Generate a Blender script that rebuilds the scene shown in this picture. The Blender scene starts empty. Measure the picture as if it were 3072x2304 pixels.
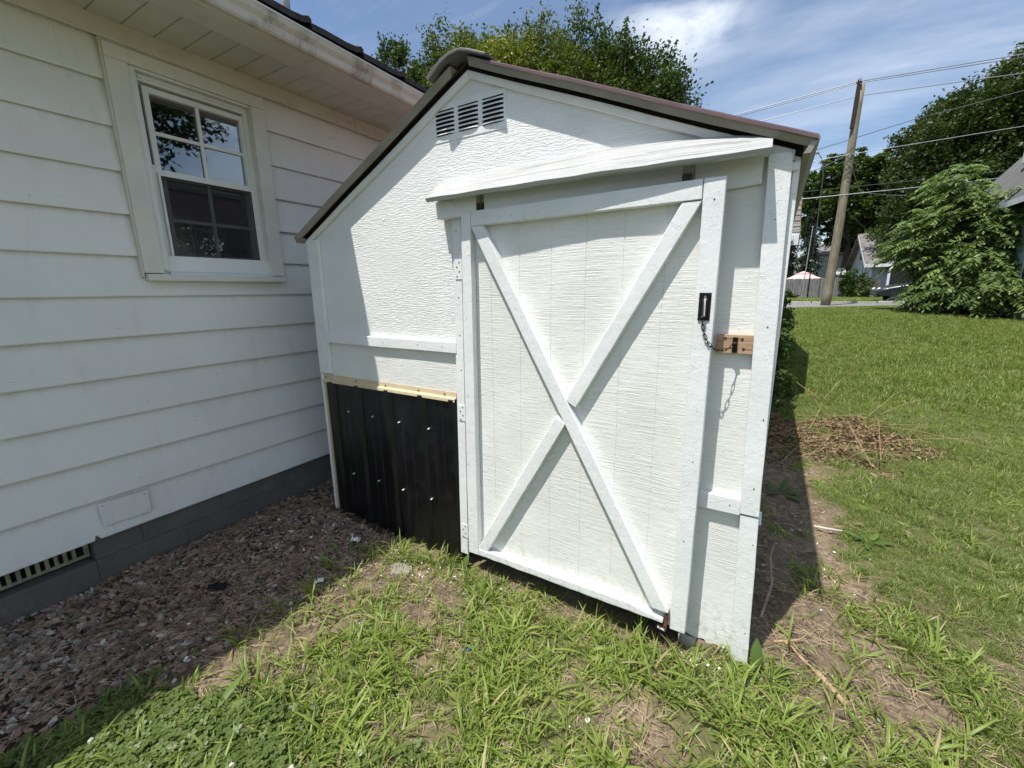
import bpy, bmesh, math, random
import numpy as np
from mathutils import Vector, Matrix

random.seed(7)
rng = np.random.default_rng(7)
scene = bpy.context.scene
COL = scene.collection

# ------------------------------------------------------------------ camera
cam_data = bpy.data.cameras.new("camera")
cam = bpy.data.objects.new("camera", cam_data)
COL.objects.link(cam)
cam_data.sensor_fit = 'HORIZONTAL'
cam_data.sensor_width = 36.0
cam_data.lens = 36.0 * 1278.0 / 3072.0
cam_data.clip_start = 0.02
cam_data.clip_end = 3000.0
EYE = 1.43
yaw, pitch, roll = math.radians(31.0), math.radians(12.4), math.radians(-0.73)
fwd = Vector((0, math.cos(pitch), -math.sin(pitch)))
up0 = Vector((0, math.sin(pitch), math.cos(pitch)))
rt0 = Vector((1, 0, 0))
rt = rt0 * math.cos(roll) + up0 * math.sin(roll)
upv = -rt0 * math.sin(roll) + up0 * math.cos(roll)
RZ = Matrix.Rotation(yaw, 3, 'Z')
rt, upv, fwd = RZ @ rt, RZ @ upv, RZ @ fwd
cam.matrix_world = Matrix(((rt.x, upv.x, -fwd.x, 0), (rt.y, upv.y, -fwd.y, 0),
                           (rt.z, upv.z, -fwd.z, EYE), (0, 0, 0, 1)))
scene.camera = cam

# ------------------------------------------------------------------ sun, sky, exposure
SUN_DIR = Vector((0.153, 0.385, -1.0)).normalized()       # the way the light travels
sun_data = bpy.data.lights.new("sun", 'SUN')
sun_data.energy = 4.6
sun_data.angle = math.radians(0.53)
sun_data.color = (1.0, 0.965, 0.90)
sun = bpy.data.objects.new("sun", sun_data)
sun.rotation_euler = SUN_DIR.to_track_quat('-Z', 'Y').to_euler()
sun.location = (-3, -6, 16)
COL.objects.link(sun)

world = bpy.data.worlds.new("World")
scene.world = world
world.use_nodes = True
SKY_STRENGTH = 0.12
SUN_EL = math.asin(-SUN_DIR.z)
SUN_ROT = math.atan2(-SUN_DIR.x, -SUN_DIR.y)

scene.view_settings.view_transform = 'Standard'
scene.view_settings.look = 'None'
scene.view_settings.gamma = 1.0
scene.view_settings.exposure = 0.38
scene.view_settings.use_curve_mapping = False


def build_world():
    nt = world.node_tree
    nt.nodes.clear()
    N = nt.nodes.new
    L = nt.links.new
    out = N('ShaderNodeOutputWorld')
    bg = N('ShaderNodeBackground')
    bg.inputs['Strength'].default_value = SKY_STRENGTH
    L(bg.outputs[0], out.inputs[0])
    sky = N('ShaderNodeTexSky')
    sky.sky_type = 'NISHITA'
    sky.sun_disc = False
    sky.sun_elevation = SUN_EL
    sky.sun_rotation = SUN_ROT
    sky.altitude = 200
    sky.air_density = 1.0
    sky.dust_density = 1.2
    sky.ozone_density = 2.0
    tc = N('ShaderNodeTexCoord')
    sep = N('ShaderNodeSeparateXYZ')
    L(tc.outputs['Generated'], sep.inputs[0])
    zc = N('ShaderNodeMath'); zc.operation = 'MAXIMUM'; zc.inputs[1].default_value = 0.0
    L(sep.outputs['Z'], zc.inputs[0])
    za = N('ShaderNodeMath'); za.operation = 'ADD'; za.inputs[1].default_value = 0.16
    L(zc.outputs[0], za.inputs[0])
    dx = N('ShaderNodeMath'); dx.operation = 'DIVIDE'
    dy = N('ShaderNodeMath'); dy.operation = 'DIVIDE'
    L(sep.outputs['X'], dx.inputs[0]); L(za.outputs[0], dx.inputs[1])
    L(sep.outputs['Y'], dy.inputs[0]); L(za.outputs[0], dy.inputs[1])
    cmb = N('ShaderNodeCombineXYZ')
    L(dx.outputs[0], cmb.inputs[0]); L(dy.outputs[0], cmb.inputs[1])

    def cloud(rot, scale, nscale, detail, lo, hi, dist, seed):
        mp = N('ShaderNodeMapping')
        mp.inputs['Rotation'].default_value = (0, 0, math.radians(rot))
        mp.inputs['Scale'].default_value = scale
        mp.inputs['Location'].default_value = (seed, seed * 0.37, 0)
        L(cmb.outputs[0], mp.inputs[0])
        no = N('ShaderNodeTexNoise')
        no.inputs['Scale'].default_value = nscale
        no.inputs['Detail'].default_value = detail
        no.inputs['Roughness'].default_value = 0.55
        no.inputs['Distortion'].default_value = dist
        L(mp.outputs[0], no.inputs['Vector'])
        mr = N('ShaderNodeMapRange'); mr.interpolation_type = 'SMOOTHSTEP'
        mr.inputs['From Min'].default_value = lo
        mr.inputs['From Max'].default_value = hi
        L(no.outputs['Fac'], mr.inputs['Value'])
        return mr.outputs[0]
    wisps = cloud(-38, (0.6, 1.6, 1), 1.3, 7, 0.30, 0.85, 0.35, 3.1)
    fine = cloud(-30, (0.8, 2.4, 1), 3.2, 9, 0.46, 0.78, 0.8, 8.4)
    # thin veil grows toward the east (+X) side of the sky
    veil = N('ShaderNodeMapRange')
    veil.inputs['From Min'].default_value = -0.62
    veil.inputs['From Max'].default_value = 0.30
    veil.inputs['To Min'].default_value = 0.06
    veil.inputs['To Max'].default_value = 1.0
    L(sep.outputs['X'], veil.inputs['Value'])
    # one denser cumulus wisp, high up
    cdir = Vector((-0.174, 0.874, 0.454)).normalized()
    sub = N('ShaderNodeVectorMath'); sub.operation = 'SUBTRACT'
    sub.inputs[1].default_value = cdir
    L(tc.outputs['Generated'], sub.inputs[0])
    ml = N('ShaderNodeVectorMath'); ml.operation = 'MULTIPLY'
    ml.inputs[1].default_value = (5.6, 7.0, 9.5)
    L(sub.outputs[0], ml.inputs[0])
    ln = N('ShaderNodeVectorMath'); ln.operation = 'LENGTH'
    L(ml.outputs[0], ln.inputs[0])
    blob = N('ShaderNodeMapRange'); blob.interpolation_type = 'SMOOTHSTEP'
    blob.inputs['From Min'].default_value = 0.95
    blob.inputs['From Max'].default_value = 0.0
    L(ln.outputs['Value'], blob.inputs['Value'])
    puff = cloud(-30, (1.0, 1.3, 1), 2.6, 9, 0.32, 0.62, 0.4, 5.7)
    m1 = N('ShaderNodeMath'); m1.operation = 'MULTIPLY'
    L(blob.outputs[0], m1.inputs[0]); L(puff, m1.inputs[1])
    m1b = N('ShaderNodeMath'); m1b.operation = 'MULTIPLY'; m1b.inputs[1].default_value = 1.15
    L(m1.outputs[0], m1b.inputs[0])
    m2 = N('ShaderNodeMath'); m2.operation = 'MULTIPLY'
    L(wisps, m2.inputs[0]); L(veil.outputs[0], m2.inputs[1])
    m3 = N('ShaderNodeMath'); m3.operation = 'MULTIPLY_ADD'
    m3.inputs[1].default_value = 0.14
    L(fine, m3.inputs[0]); L(m2.outputs[0], m3.inputs[2])
    m4 = N('ShaderNodeMath'); m4.operation = 'MULTIPLY_ADD'; m4.inputs[1].default_value = 0.72
    L(m3.outputs[0], m4.inputs[0]); L(m1b.outputs[0], m4.inputs[2])
    m4.use_clamp = True
    hz = N('ShaderNodeMath'); hz.operation = 'MULTIPLY'; hz.inputs[1].default_value = 0.92
    L(m4.outputs[0], hz.inputs[0])
    mix = N('ShaderNodeMix'); mix.data_type = 'RGBA'
    mix.inputs['B'].default_value = (7.2, 7.6, 8.2, 1)
    L(hz.outputs[0], mix.inputs['Factor'])
    hs = N('ShaderNodeHueSaturation')
    hs.inputs['Saturation'].default_value = 1.04
    L(sky.outputs[0], hs.inputs['Color'])
    L(hs.outputs[0], mix.inputs['A'])
    L(mix.outputs['Result'], bg.inputs['Color'])


build_world()

# ------------------------------------------------------------------ materials


class Mat:
    """small helper round a material's node tree"""

    def __init__(self, name, rough=0.6, spec=0.5, metal=0.0):
        self.m = bpy.data.materials.new(name)
        self.m.use_nodes = True
        self.nt = self.m.node_tree
        self.b = self.nt.nodes['Principled BSDF']
        self.b.inputs['Roughness'].default_value = rough
        self.b.inputs['Metallic'].default_value = metal
        self.b.inputs['Specular IOR Level'].default_value = spec
        self.out = self.nt.nodes['Material Output']
        self._tc = None
        self.h = None

    def n(self, t):
        return self.nt.nodes.new(t)

    def l(self, a, b):
        self.nt.links.new(a, b)

    def coord(self, kind='Object', scale=(1, 1, 1), rot=(0, 0, 0)):
        if self._tc is None:
            self._tc = self.n('ShaderNodeTexCoord')
        src = self._tc.outputs[kind] if kind != 'Position' else self.n('ShaderNodeNewGeometry').outputs['Position']
        mp = self.n('ShaderNodeMapping')
        mp.inputs['Scale'].default_value = scale
        mp.inputs['Rotation'].default_value = rot
        self.l(src, mp.inputs[0])
        return mp.outputs[0]

    def noise(self, vec, scale=5, detail=4, rough=0.5, dist=0.0, color=False):
        t = self.n('ShaderNodeTexNoise')
        t.inputs['Scale'].default_value = scale
        t.inputs['Detail'].default_value = detail
        t.inputs['Roughness'].default_value = rough
        t.inputs['Distortion'].default_value = dist
        self.l(vec, t.inputs['Vector'])
        return t.outputs['Color' if color else 'Fac']

    def rng(self, v, a, b, c=0.0, d=1.0, smooth=True):
        t = self.n('ShaderNodeMapRange')
        if smooth:
            t.interpolation_type = 'SMOOTHSTEP'
        t.inputs['From Min'].default_value = a
        t.inputs['From Max'].default_value = b
        t.inputs['To Min'].default_value = c
        t.inputs['To Max'].default_value = d
        self.l(v, t.inputs['Value'])
        return t.outputs[0]

    def math(self, op, a, b=None, c=None):
        t = self.n('ShaderNodeMath')
        t.operation = op
        for i, v in enumerate((a, b, c)):
            if v is None:
                continue
            if isinstance(v, (int, float)):
                t.inputs[i].default_value = v
            else:
                self.l(v, t.inputs[i])
        return t.outputs[0]

    def mix(self, f, a, b, mode='MIX'):
        t = self.n('ShaderNodeMix')
        t.data_type = 'RGBA'
        t.blend_type = mode
        for s, v in (('Factor', f), ('A', a), ('B', b)):
            if isinstance(v, (int, float)):
                t.inputs[s].default_value = v
            elif isinstance(v, (tuple, list)):
                t.inputs[s].default_value = (v[0], v[1], v[2], 1)
            else:
                self.l(v, t.inputs[s])
        return t.outputs['Result']

    def color(self, v):
        if isinstance(v, (tuple, list)):
            self.b.inputs['Base Color'].default_value = (v[0], v[1], v[2], 1)
        else:
            self.l(v, self.b.inputs['Base Color'])

    def bump(self, height, strength=0.5, dist=0.01):
        t = self.n('ShaderNodeBump')
        t.inputs['Strength'].default_value = strength
        t.inputs['Distance'].default_value = dist
        self.l(height, t.inputs['Height'])
        if self.h is not None:
            self.l(self.h, t.inputs['Normal'])
        self.h = t.outputs[0]
        self.l(self.h, self.b.inputs['Normal'])


def m_plain(name, col, rough=0.6, metal=0.0, var=0.12, vs=6.0, spec=0.5, bump=0.0, bs=60.0):
    M = Mat(name, rough, spec, metal)
    v = M.coord('Position')
    f = M.noise(v, vs, 5, 0.6)
    a = tuple(c * (1 - var) for c in col)
    b = tuple(min(1, c * (1 + var)) for c in col)
    M.color(M.mix(M.rng(f, 0.3, 0.7), a, b))
    if bump:
        M.bump(M.noise(v, bs, 4, 0.6), bump, 0.004)
    return M.m


def splash(M, col, top=0.30, c=(0.30, 0.24, 0.17), amt=0.55):
    # soil splashed up by rain, thickest near the ground
    s = M.n('ShaderNodeSeparateXYZ'); M.l(M.coord('Position'), s.inputs[0])
    h = M.rng(s.outputs['Z'], 0.0, top, 1, 0)
    n = M.rng(M.noise(M.coord('Position'), 42, 7, 0.75), 0.44, 0.66)
    return M.mix(M.math('MULTIPLY', M.math('MULTIPLY', h, n), amt), col, c)


def m_foundation():
    M = Mat('grey painted block', 0.8, 0.3)
    v = M.coord('Position')
    col = M.mix(M.rng(M.noise(v, 4, 7, 0.65), 0.3, 0.7), (0.105, 0.100, 0.091), (0.142, 0.136, 0.123))
    col = M.mix(M.math('MULTIPLY', M.rng(M.noise(v, 13, 6, 0.7), 0.58, 0.70), 0.6), col, (0.16, 0.155, 0.14))
    M.color(splash(M, col, 0.16, (0.10, 0.075, 0.055), 0.8))
    M.bump(M.noise(v, 55, 6, 0.7), 0.8, 0.005)
    M.bump(M.noise(v, 8, 3, 0.5), 0.4, 0.006)
    return M.m


def m_board_paint():
    # brushed white house paint on boards: lumps, drips, small chips
    M = Mat('white board paint', 0.52, 0.45)
    v = M.coord('Position')
    big = M.noise(v, 5, 5, 0.6)
    grime = M.rng(M.noise(M.coord('Position', (1, 1, 0.35)), 9, 8, 0.65), 0.52, 0.80)
    col = M.mix(M.rng(big, 0.3, 0.7), (0.72, 0.74, 0.735), (0.79, 0.805, 0.80))
    col = M.mix(M.math('MULTIPLY', grime, 0.12), col, (0.52, 0.52, 0.49))
    specks = M.rng(M.noise(v, 52, 4, 0.65), 0.735, 0.775)
    col = M.mix(M.math('MULTIPLY', specks, 0.18), col, (0.34, 0.33, 0.31))
    M.color(splash(M, col))
    M.bump(M.noise(v, 30, 7, 0.66), 0.42, 0.005)
    where = M.rng(M.noise(v, 9, 3, 0.5), 0.42, 0.60)
    lumps = M.math('MULTIPLY', M.rng(M.noise(v, 48, 4, 0.6, 1.6), 0.58, 0.66), where)
    M.bump(lumps, 0.50, 0.0026)
    M.bump(M.noise(M.coord('Position', (60, 60, 7)), 1.0, 4, 0.6, 0.4), 0.30, 0.002)
    crk = M.rng(M.noise(M.coord('Position', (30, 30, 110)), 1.0, 3, 0.6, 1.5), 0.66, 0.72)
    M.bump(crk, 0.5, 0.0025)
    M.bump(M.noise(v, 220, 3, 0.6), 0.35, 0.0012)
    return M.m


def m_ply_paint():
    # rough sawn plywood siding under white paint: fine horizontal saw marks
    M = Mat('white rough sawn plywood', 0.6, 0.35)
    v = M.coord('Position')
    saw = M.noise(M.coord('Position', (9, 9, 200)), 1.0, 4, 0.65, 0.25)
    vert = M.noise(M.coord('Position', (150, 150, 5)), 1.0, 3, 0.6)
    patch = M.rng(M.noise(v, 4.5, 4, 0.6), 0.30, 0.66)
    col = M.mix(M.rng(M.noise(v, 3, 5, 0.6), 0.3, 0.7), (0.71, 0.715, 0.675), (0.79, 0.795, 0.76))
    dirt = M.math('MULTIPLY', M.rng(saw, 0.30, 0.48, 1, 0), M.rng(M.noise(v, 6, 5, 0.6), 0.35, 0.7))
    col = M.mix(M.math('MULTIPLY', dirt, 0.42), col, (0.50, 0.49, 0.42))
    M.color(splash(M, col))
    M.bump(M.noise(v, 45, 5, 0.65), 0.30, 0.004)
    M.bump(M.math('MULTIPLY', saw, M.math('ADD', patch, 0.30)), 0.62, 0.0040)
    M.bump(vert, 0.22, 0.002)
    M.bump(M.rng(M.noise(v, 90, 2, 0.5, 1.0), 0.62, 0.74), 0.35, 0.002)
    return M.m


def m_gable_paint():
    # wavy weathered veneer with deep horizontal grain, thickly painted
    M = Mat('white weathered veneer', 0.58, 0.35)
    v = M.coord('Position')
    warp = M.noise(v, 4.2, 3, 0.5, color=True)
    add = M.n('ShaderNodeVectorMath'); add.operation = 'MULTIPLY_ADD'
    M.l(warp, add.inputs[0])
    add.inputs[1].default_value = (0.02, 0.02, 0.040)
    M.l(v, add.inputs[2])
    mp = M.n('ShaderNodeMapping')
    mp.inputs['Scale'].default_value = (24, 24, 185)
    M.l(add.outputs[0], mp.inputs[0])
    g1 = M.noise(mp.outputs[0], 1.0, 3, 0.55, 0.5)
    mp2 = M.n('ShaderNodeMapping')
    mp2.inputs['Scale'].default_value = (60, 60, 330)
    M.l(add.outputs[0], mp2.inputs[0])
    g2 = M.noise(mp2.outputs[0], 1.0, 3, 0.6, 0.3)
    M.color(M.mix(M.rng(M.noise(v, 3, 5, 0.6), 0.3, 0.7), (0.74, 0.755, 0.745), (0.80, 0.81, 0.80)))
    ridge = M.rng(g1, 0.36, 0.66)
    M.bump(M.math('MULTIPLY', ridge, M.rng(M.noise(v, 2.3, 3, 0.6), 0.3, 0.62, 0.35, 1.0)), 0.52, 0.0036)
    M.bump(g2, 0.5, 0.0022)
    M.bump(M.rng(M.noise(v, 26, 3, 0.5), 0.66, 0.78), 0.6, 0.004)
    return M.m


def m_awning():
    M = Mat('white sawn board with open grain', 0.6, 0.3)
    v = M.coord('Position')
    g = M.noise(M.coord('Position', (3.0, 95, 95)), 1.0, 5, 0.6, 0.4)
    crack = M.rng(M.noise(M.coord('Position', (1.3, 62, 62)), 1.0, 3, 0.55, 0.3), 0.36, 0.43, 1, 0)
    col = M.mix(M.rng(M.noise(v, 4, 5, 0.6), 0.3, 0.7), (0.42, 0.425, 0.418), (0.50, 0.505, 0.498))
    M.color(M.mix(M.math('MULTIPLY', crack, 0.55), col, (0.17, 0.17, 0.16)))
    M.bump(g, 1.0, 0.008)
    M.bump(M.noise(v, 60, 5, 0.6), 0.35, 0.003)
    return M.m


def m_siding():
    M = Mat('painted aluminium siding', 0.42, 0.4)
    v = M.coord('Position')
    big = M.noise(v, 1.4, 4, 0.6)
    col = M.mix(M.rng(big, 0.3, 0.7), (0.70, 0.695, 0.665), (0.77, 0.765, 0.735))
    streak = M.rng(M.noise(M.coord('Position', (1, 3.2, 0.5)), 5, 7, 0.65), 0.55, 0.85)
    col = M.mix(M.math('MULTIPLY', streak, 0.30), col, (0.42, 0.40, 0.35))
    scuff = M.rng(M.noise(M.coord('Position', (4, 5, 22)), 3, 4, 0.5, 1.2), 0.69, 0.76)
    col = M.mix(M.math('MULTIPLY', scuff, 0.55), col, (0.33, 0.32, 0.31))
    sz = M.n('ShaderNodeSeparateXYZ'); M.l(v, sz.inputs[0])
    fr_ = M.math('FRACT', M.math('DIVIDE', M.math('SUBTRACT', sz.outputs['Z'], 0.2146), 0.2015))
    drip = M.rng(M.noise(M.coord('Position', (1, 9, 1.6)), 3, 7, 0.7), 0.46, 0.72)
    col = M.mix(M.math('MULTIPLY', M.math('MULTIPLY', M.rng(fr_, 0.60, 1.0), drip), 0.20), col, (0.36, 0.34, 0.30))
    col = splash(M, col, 0.42, (0.30, 0.26, 0.21), 0.35)
    speck = M.rng(M.noise(v, 45, 2, 0.5), 0.76, 0.79)
    col = M.mix(M.math('MULTIPLY', speck, 0.6), col, (0.25, 0.24, 0.22))
    M.color(col)
    M.bump(M.noise(v, 3.0, 3, 0.5), 0.55, 0.016)
    M.bump(M.noise(v, 300, 2, 0.5), 0.10, 0.0006)
    dent = M.rng(M.noise(v, 7, 2, 0.4), 0.70, 0.80)
    M.bump(dent, 0.3, 0.003)
    return M.m


def m_trim():
    M = Mat('stained cream trim', 0.45, 0.4)
    v = M.coord('Position')
    col = M.mix(M.rng(M.noise(v, 2.2, 5, 0.6), 0.3, 0.7), (0.57, 0.54, 0.46), (0.64, 0.61, 0.54))
    st = M.rng(M.noise(M.coord('Position', (2, 1.2, 3)), 4, 8, 0.7), 0.50, 0.78)
    col = M.mix(M.math('MULTIPLY', st, 0.42), col, (0.28, 0.25, 0.19))
    M.color(col)
    M.bump(M.noise(v, 14, 4, 0.5), 0.18, 0.003)
    return M.m


def m_gutter():
    M = Mat('stained gutter', 0.5, 0.4)
    v = M.coord('Position')
    col = M.mix(M.rng(M.noise(v, 1.5, 5, 0.6), 0.3, 0.7), (0.50, 0.46, 0.40), (0.60, 0.56, 0.50))
    st = M.rng(M.noise(M.coord('Position', (1, 1.0, 0.6)), 6, 9, 0.72), 0.47, 0.68)
    col = M.mix(M.math('MULTIPLY', st, 0.72), col, (0.17, 0.14, 0.095))
    M.color(col)
    M.bump(M.noise(v, 30, 5, 0.6), 0.25, 0.003)
    return M.m


def m_black_steel():
    M = Mat('glossy black steel', 0.30, 0.5)
    v = M.coord('Position')
    dust = M.rng(M.noise(M.coord('Position', (2, 2, 0.7)), 5, 7, 0.65), 0.52, 0.85)
    M.color(M.mix(M.math('MULTIPLY', dust, 0.22), (0.004, 0.004, 0.005), (0.05, 0.046, 0.05)))
    M.l(M.rng(M.noise(v, 9, 4, 0.6), 0.3, 0.8, 0.28, 0.55), M.b.inputs['Roughness'])
    M.bump(M.noise(v, 3.5, 2, 0.5), 0.25, 0.01)
    return M.m


def m_wood(name, c1, c2, grain=(3, 3, 40), rough=0.75, b=0.4):
    M = Mat(name, rough, 0.3)
    g = M.noise(M.coord('Position', grain), 1.6, 6, 0.6, 1.2)
    M.color(M.mix(M.rng(g, 0.3, 0.7), c1, c2))
    M.bump(g, b, 0.003)
    return M.m


def m_shingle(name, c1, c2, c3, sc=(3.4, 1, 1), rot=(0, 0, 0)):
    M = Mat(name, 0.9, 0.2)
    v = M.coord('Object', (1, 1, 1), rot)
    br = M.n('ShaderNodeTexBrick')
    br.inputs['Scale'].default_value = 1.0
    br.inputs['Brick Width'].default_value = 0.32
    br.inputs['Row Height'].default_value = 0.14
    br.inputs['Mortar Size'].default_value = 0.008
    br.inputs['Mortar'].default_value = (c1[0] * .3, c1[1] * .3, c1[2] * .3, 1)
    br.inputs['Color1'].default_value = (*c1, 1)
    br.inputs['Color2'].default_value = (*c2, 1)
    M.l(v, br.inputs['Vector'])
    M.color(M.mix(M.rng(M.noise(v, 9, 4, 0.6), 0.35, 0.7, 0, 0.6), br.outputs['Color'], c3))
    M.bump(br.outputs['Fac'], 0.5, 0.01)
    return M.m


def m_leaf(name, lo, hi, tip=None, trans=0.35, rough=0.5):
    """leaf: diffuse and translucent, tone per leaf from the mesh attribute"""
    M = Mat(name, rough, 0.3)
    at = M.n('ShaderNodeAttribute'); at.attribute_name = 'tone'
    col = M.mix(at.outputs['Fac'], lo, hi)
    if tip is not None:
        a2 = M.n('ShaderNodeAttribute'); a2.attribute_name = 'fresh'
        col = M.mix(a2.outputs['Fac'], col, tip)
    M.color(col)
    tr = M.n('ShaderNodeBsdfTranslucent')
    M.l(M.mix(1.0, col, (1.15, 1.25, 0.5), 'MULTIPLY'), tr.inputs['Color'])
    mx = M.n('ShaderNodeMixShader')
    mx.inputs[0].default_value = trans
    M.l(M.b.outputs[0], mx.inputs[1])
    M.l(tr.outputs[0], mx.inputs[2])
    M.l(mx.outputs[0], M.out.inputs['Surface'])
    return M.m


def m_grass(name, lo, hi, dry=(0.30, 0.25, 0.12), dryamt=0.12, trans=0.4, ps=1.6):
    M = Mat(name, 0.42, 0.35)
    oi = M.n('ShaderNodeObjectInfo')
    p = M.coord('Position')
    patch = M.rng(M.noise(p, ps, 4, 0.6), 0.3, 0.72)
    f = M.math('ADD', M.math('MULTIPLY', oi.outputs['Random'], 0.55), M.math('MULTIPLY', patch, 0.45))
    at = M.n('ShaderNodeAttribute'); at.attribute_name = 'tone'
    f = M.math('ADD', M.math('MULTIPLY', f, 0.6), M.math('MULTIPLY', at.outputs['Fac'], 0.4))
    col = M.mix(f, lo, hi)
    d = M.math('GREATER_THAN', M.math('FRACT', M.math('MULTIPLY', M.math('ADD', oi.outputs['Random'], at.outputs['Fac']), 17.3)), 1 - dryamt)
    col = M.mix(d, col, dry)
    M.color(col)
    tr = M.n('ShaderNodeBsdfTranslucent')
    M.l(M.mix(1.0, col, (1.2, 1.25, 0.45), 'MULTIPLY'), tr.inputs['Color'])
    mx = M.n('ShaderNodeMixShader'); mx.inputs[0].default_value = trans
    M.l(M.b.outputs[0], mx.inputs[1]); M.l(tr.outputs[0], mx.inputs[2])
    M.l(mx.outputs[0], M.out.inputs['Surface'])
    return M.m


def m_ground():
    M = Mat('soil and turf', 0.95, 0.15)
    p = M.coord('Position')
    big = M.noise(p, 2.1, 8, 0.65)
    fine = M.noise(p, 38, 8, 0.7)
    soil = M.mix(M.rng(big, 0.3, 0.7), (0.205, 0.155, 0.105), (0.35, 0.275, 0.195))
    soil = M.mix(M.rng(fine, 0.38, 0.68), M.mix(1.0, soil, (0.55, 0.52, 0.5), 'MULTIPLY'), soil)
    dark = M.mix(M.rng(fine, 0.3, 0.7), (0.028, 0.019, 0.014), (0.070, 0.048, 0.036))
    a = M.n('ShaderNodeAttribute'); a.attribute_name = 'bed'
    soil = M.mix(a.outputs['Fac'], soil, dark)
    g = M.n('ShaderNodeAttribute'); g.attribute_name = 'turf'
    turf = M.mix(M.rng(M.noise(p, 22, 6, 0.7), 0.3, 0.7), (0.060, 0.072, 0.026), (0.155, 0.150, 0.065))
    turf = M.mix(M.rng(M.noise(p, 0.45, 5, 0.6), 0.45, 0.75, 0, 0.6), turf, (0.145, 0.150, 0.058))
    f = M.math('MULTIPLY', g.outputs['Fac'], M.rng(M.noise(p, 30, 4, 0.7), 0.15, 0.45, 0.55, 1.0))
    M.color(M.mix(f, soil, turf))
    M.bump(fine, 0.7, 0.012)
    M.bump(M.noise(p, 160, 4, 0.7), 0.5, 0.004)
    return M.m


def m_glass_pane():
    M = Mat('window glass', 0.02, 0.5)
    gl = M.n('ShaderNodeBsdfGlossy'); gl.inputs['Roughness'].default_value = 0.012
    gl.inputs['Color'].default_value = (0.92, 0.95, 1.0, 1)
    tr = M.n('ShaderNodeBsdfTransparent'); tr.inputs['Color'].default_value = (0.80, 0.84, 0.82, 1)
    fr = M.n('ShaderNodeFresnel'); fr.inputs['IOR'].default_value = 1.75
    f = M.math('MULTIPLY', fr.outputs[0], 1.9)
    mx = M.n('ShaderNodeMixShader')
    M.l(f, mx.inputs[0]); M.l(tr.outputs[0], mx.inputs[1]); M.l(gl.outputs[0], mx.inputs[2])
    bp = M.n('ShaderNodeBump'); bp.inputs['Strength'].default_value = 0.03; bp.inputs['Distance'].default_value = 0.02
    M.l(M.noise(M.coord('Position'), 3, 2, 0.4), bp.inputs['Height'])
    M.l(bp.outputs[0], gl.inputs['Normal'])
    M.l(mx.outputs[0], M.out.inputs['Surface'])
    return M.m


def m_screen():
    M = Mat('insect screen', 0.8, 0.2)
    M.color((0.03, 0.03, 0.03))
    tr = M.n('ShaderNodeBsdfTransparent')
    mx = M.n('ShaderNodeMixShader'); mx.inputs[0].default_value = 0.42
    M.l(tr.outputs[0], mx.inputs[1]); M.l(M.b.outputs[0], mx.inputs[2])
    M.l(mx.outputs[0], M.out.inputs['Surface'])
    return M.m


def m_lap(name, c1, c2, row=0.11):
    """far clapboard wall: the boards are under ten pixels each"""
    M = Mat(name, 0.6, 0.3)
    p = M.coord('Position')
    s = M.n('ShaderNodeSeparateXYZ'); M.l(p, s.inputs[0])
    fr = M.math('FRACT', M.math('DIVIDE', s.outputs['Z'], row))
    M.color(M.mix(M.rng(M.noise(p, 2, 5, 0.6), 0.3, 0.7), c1, c2))
    M.bump(fr, 1.0, 0.02)
    return M.m


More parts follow.
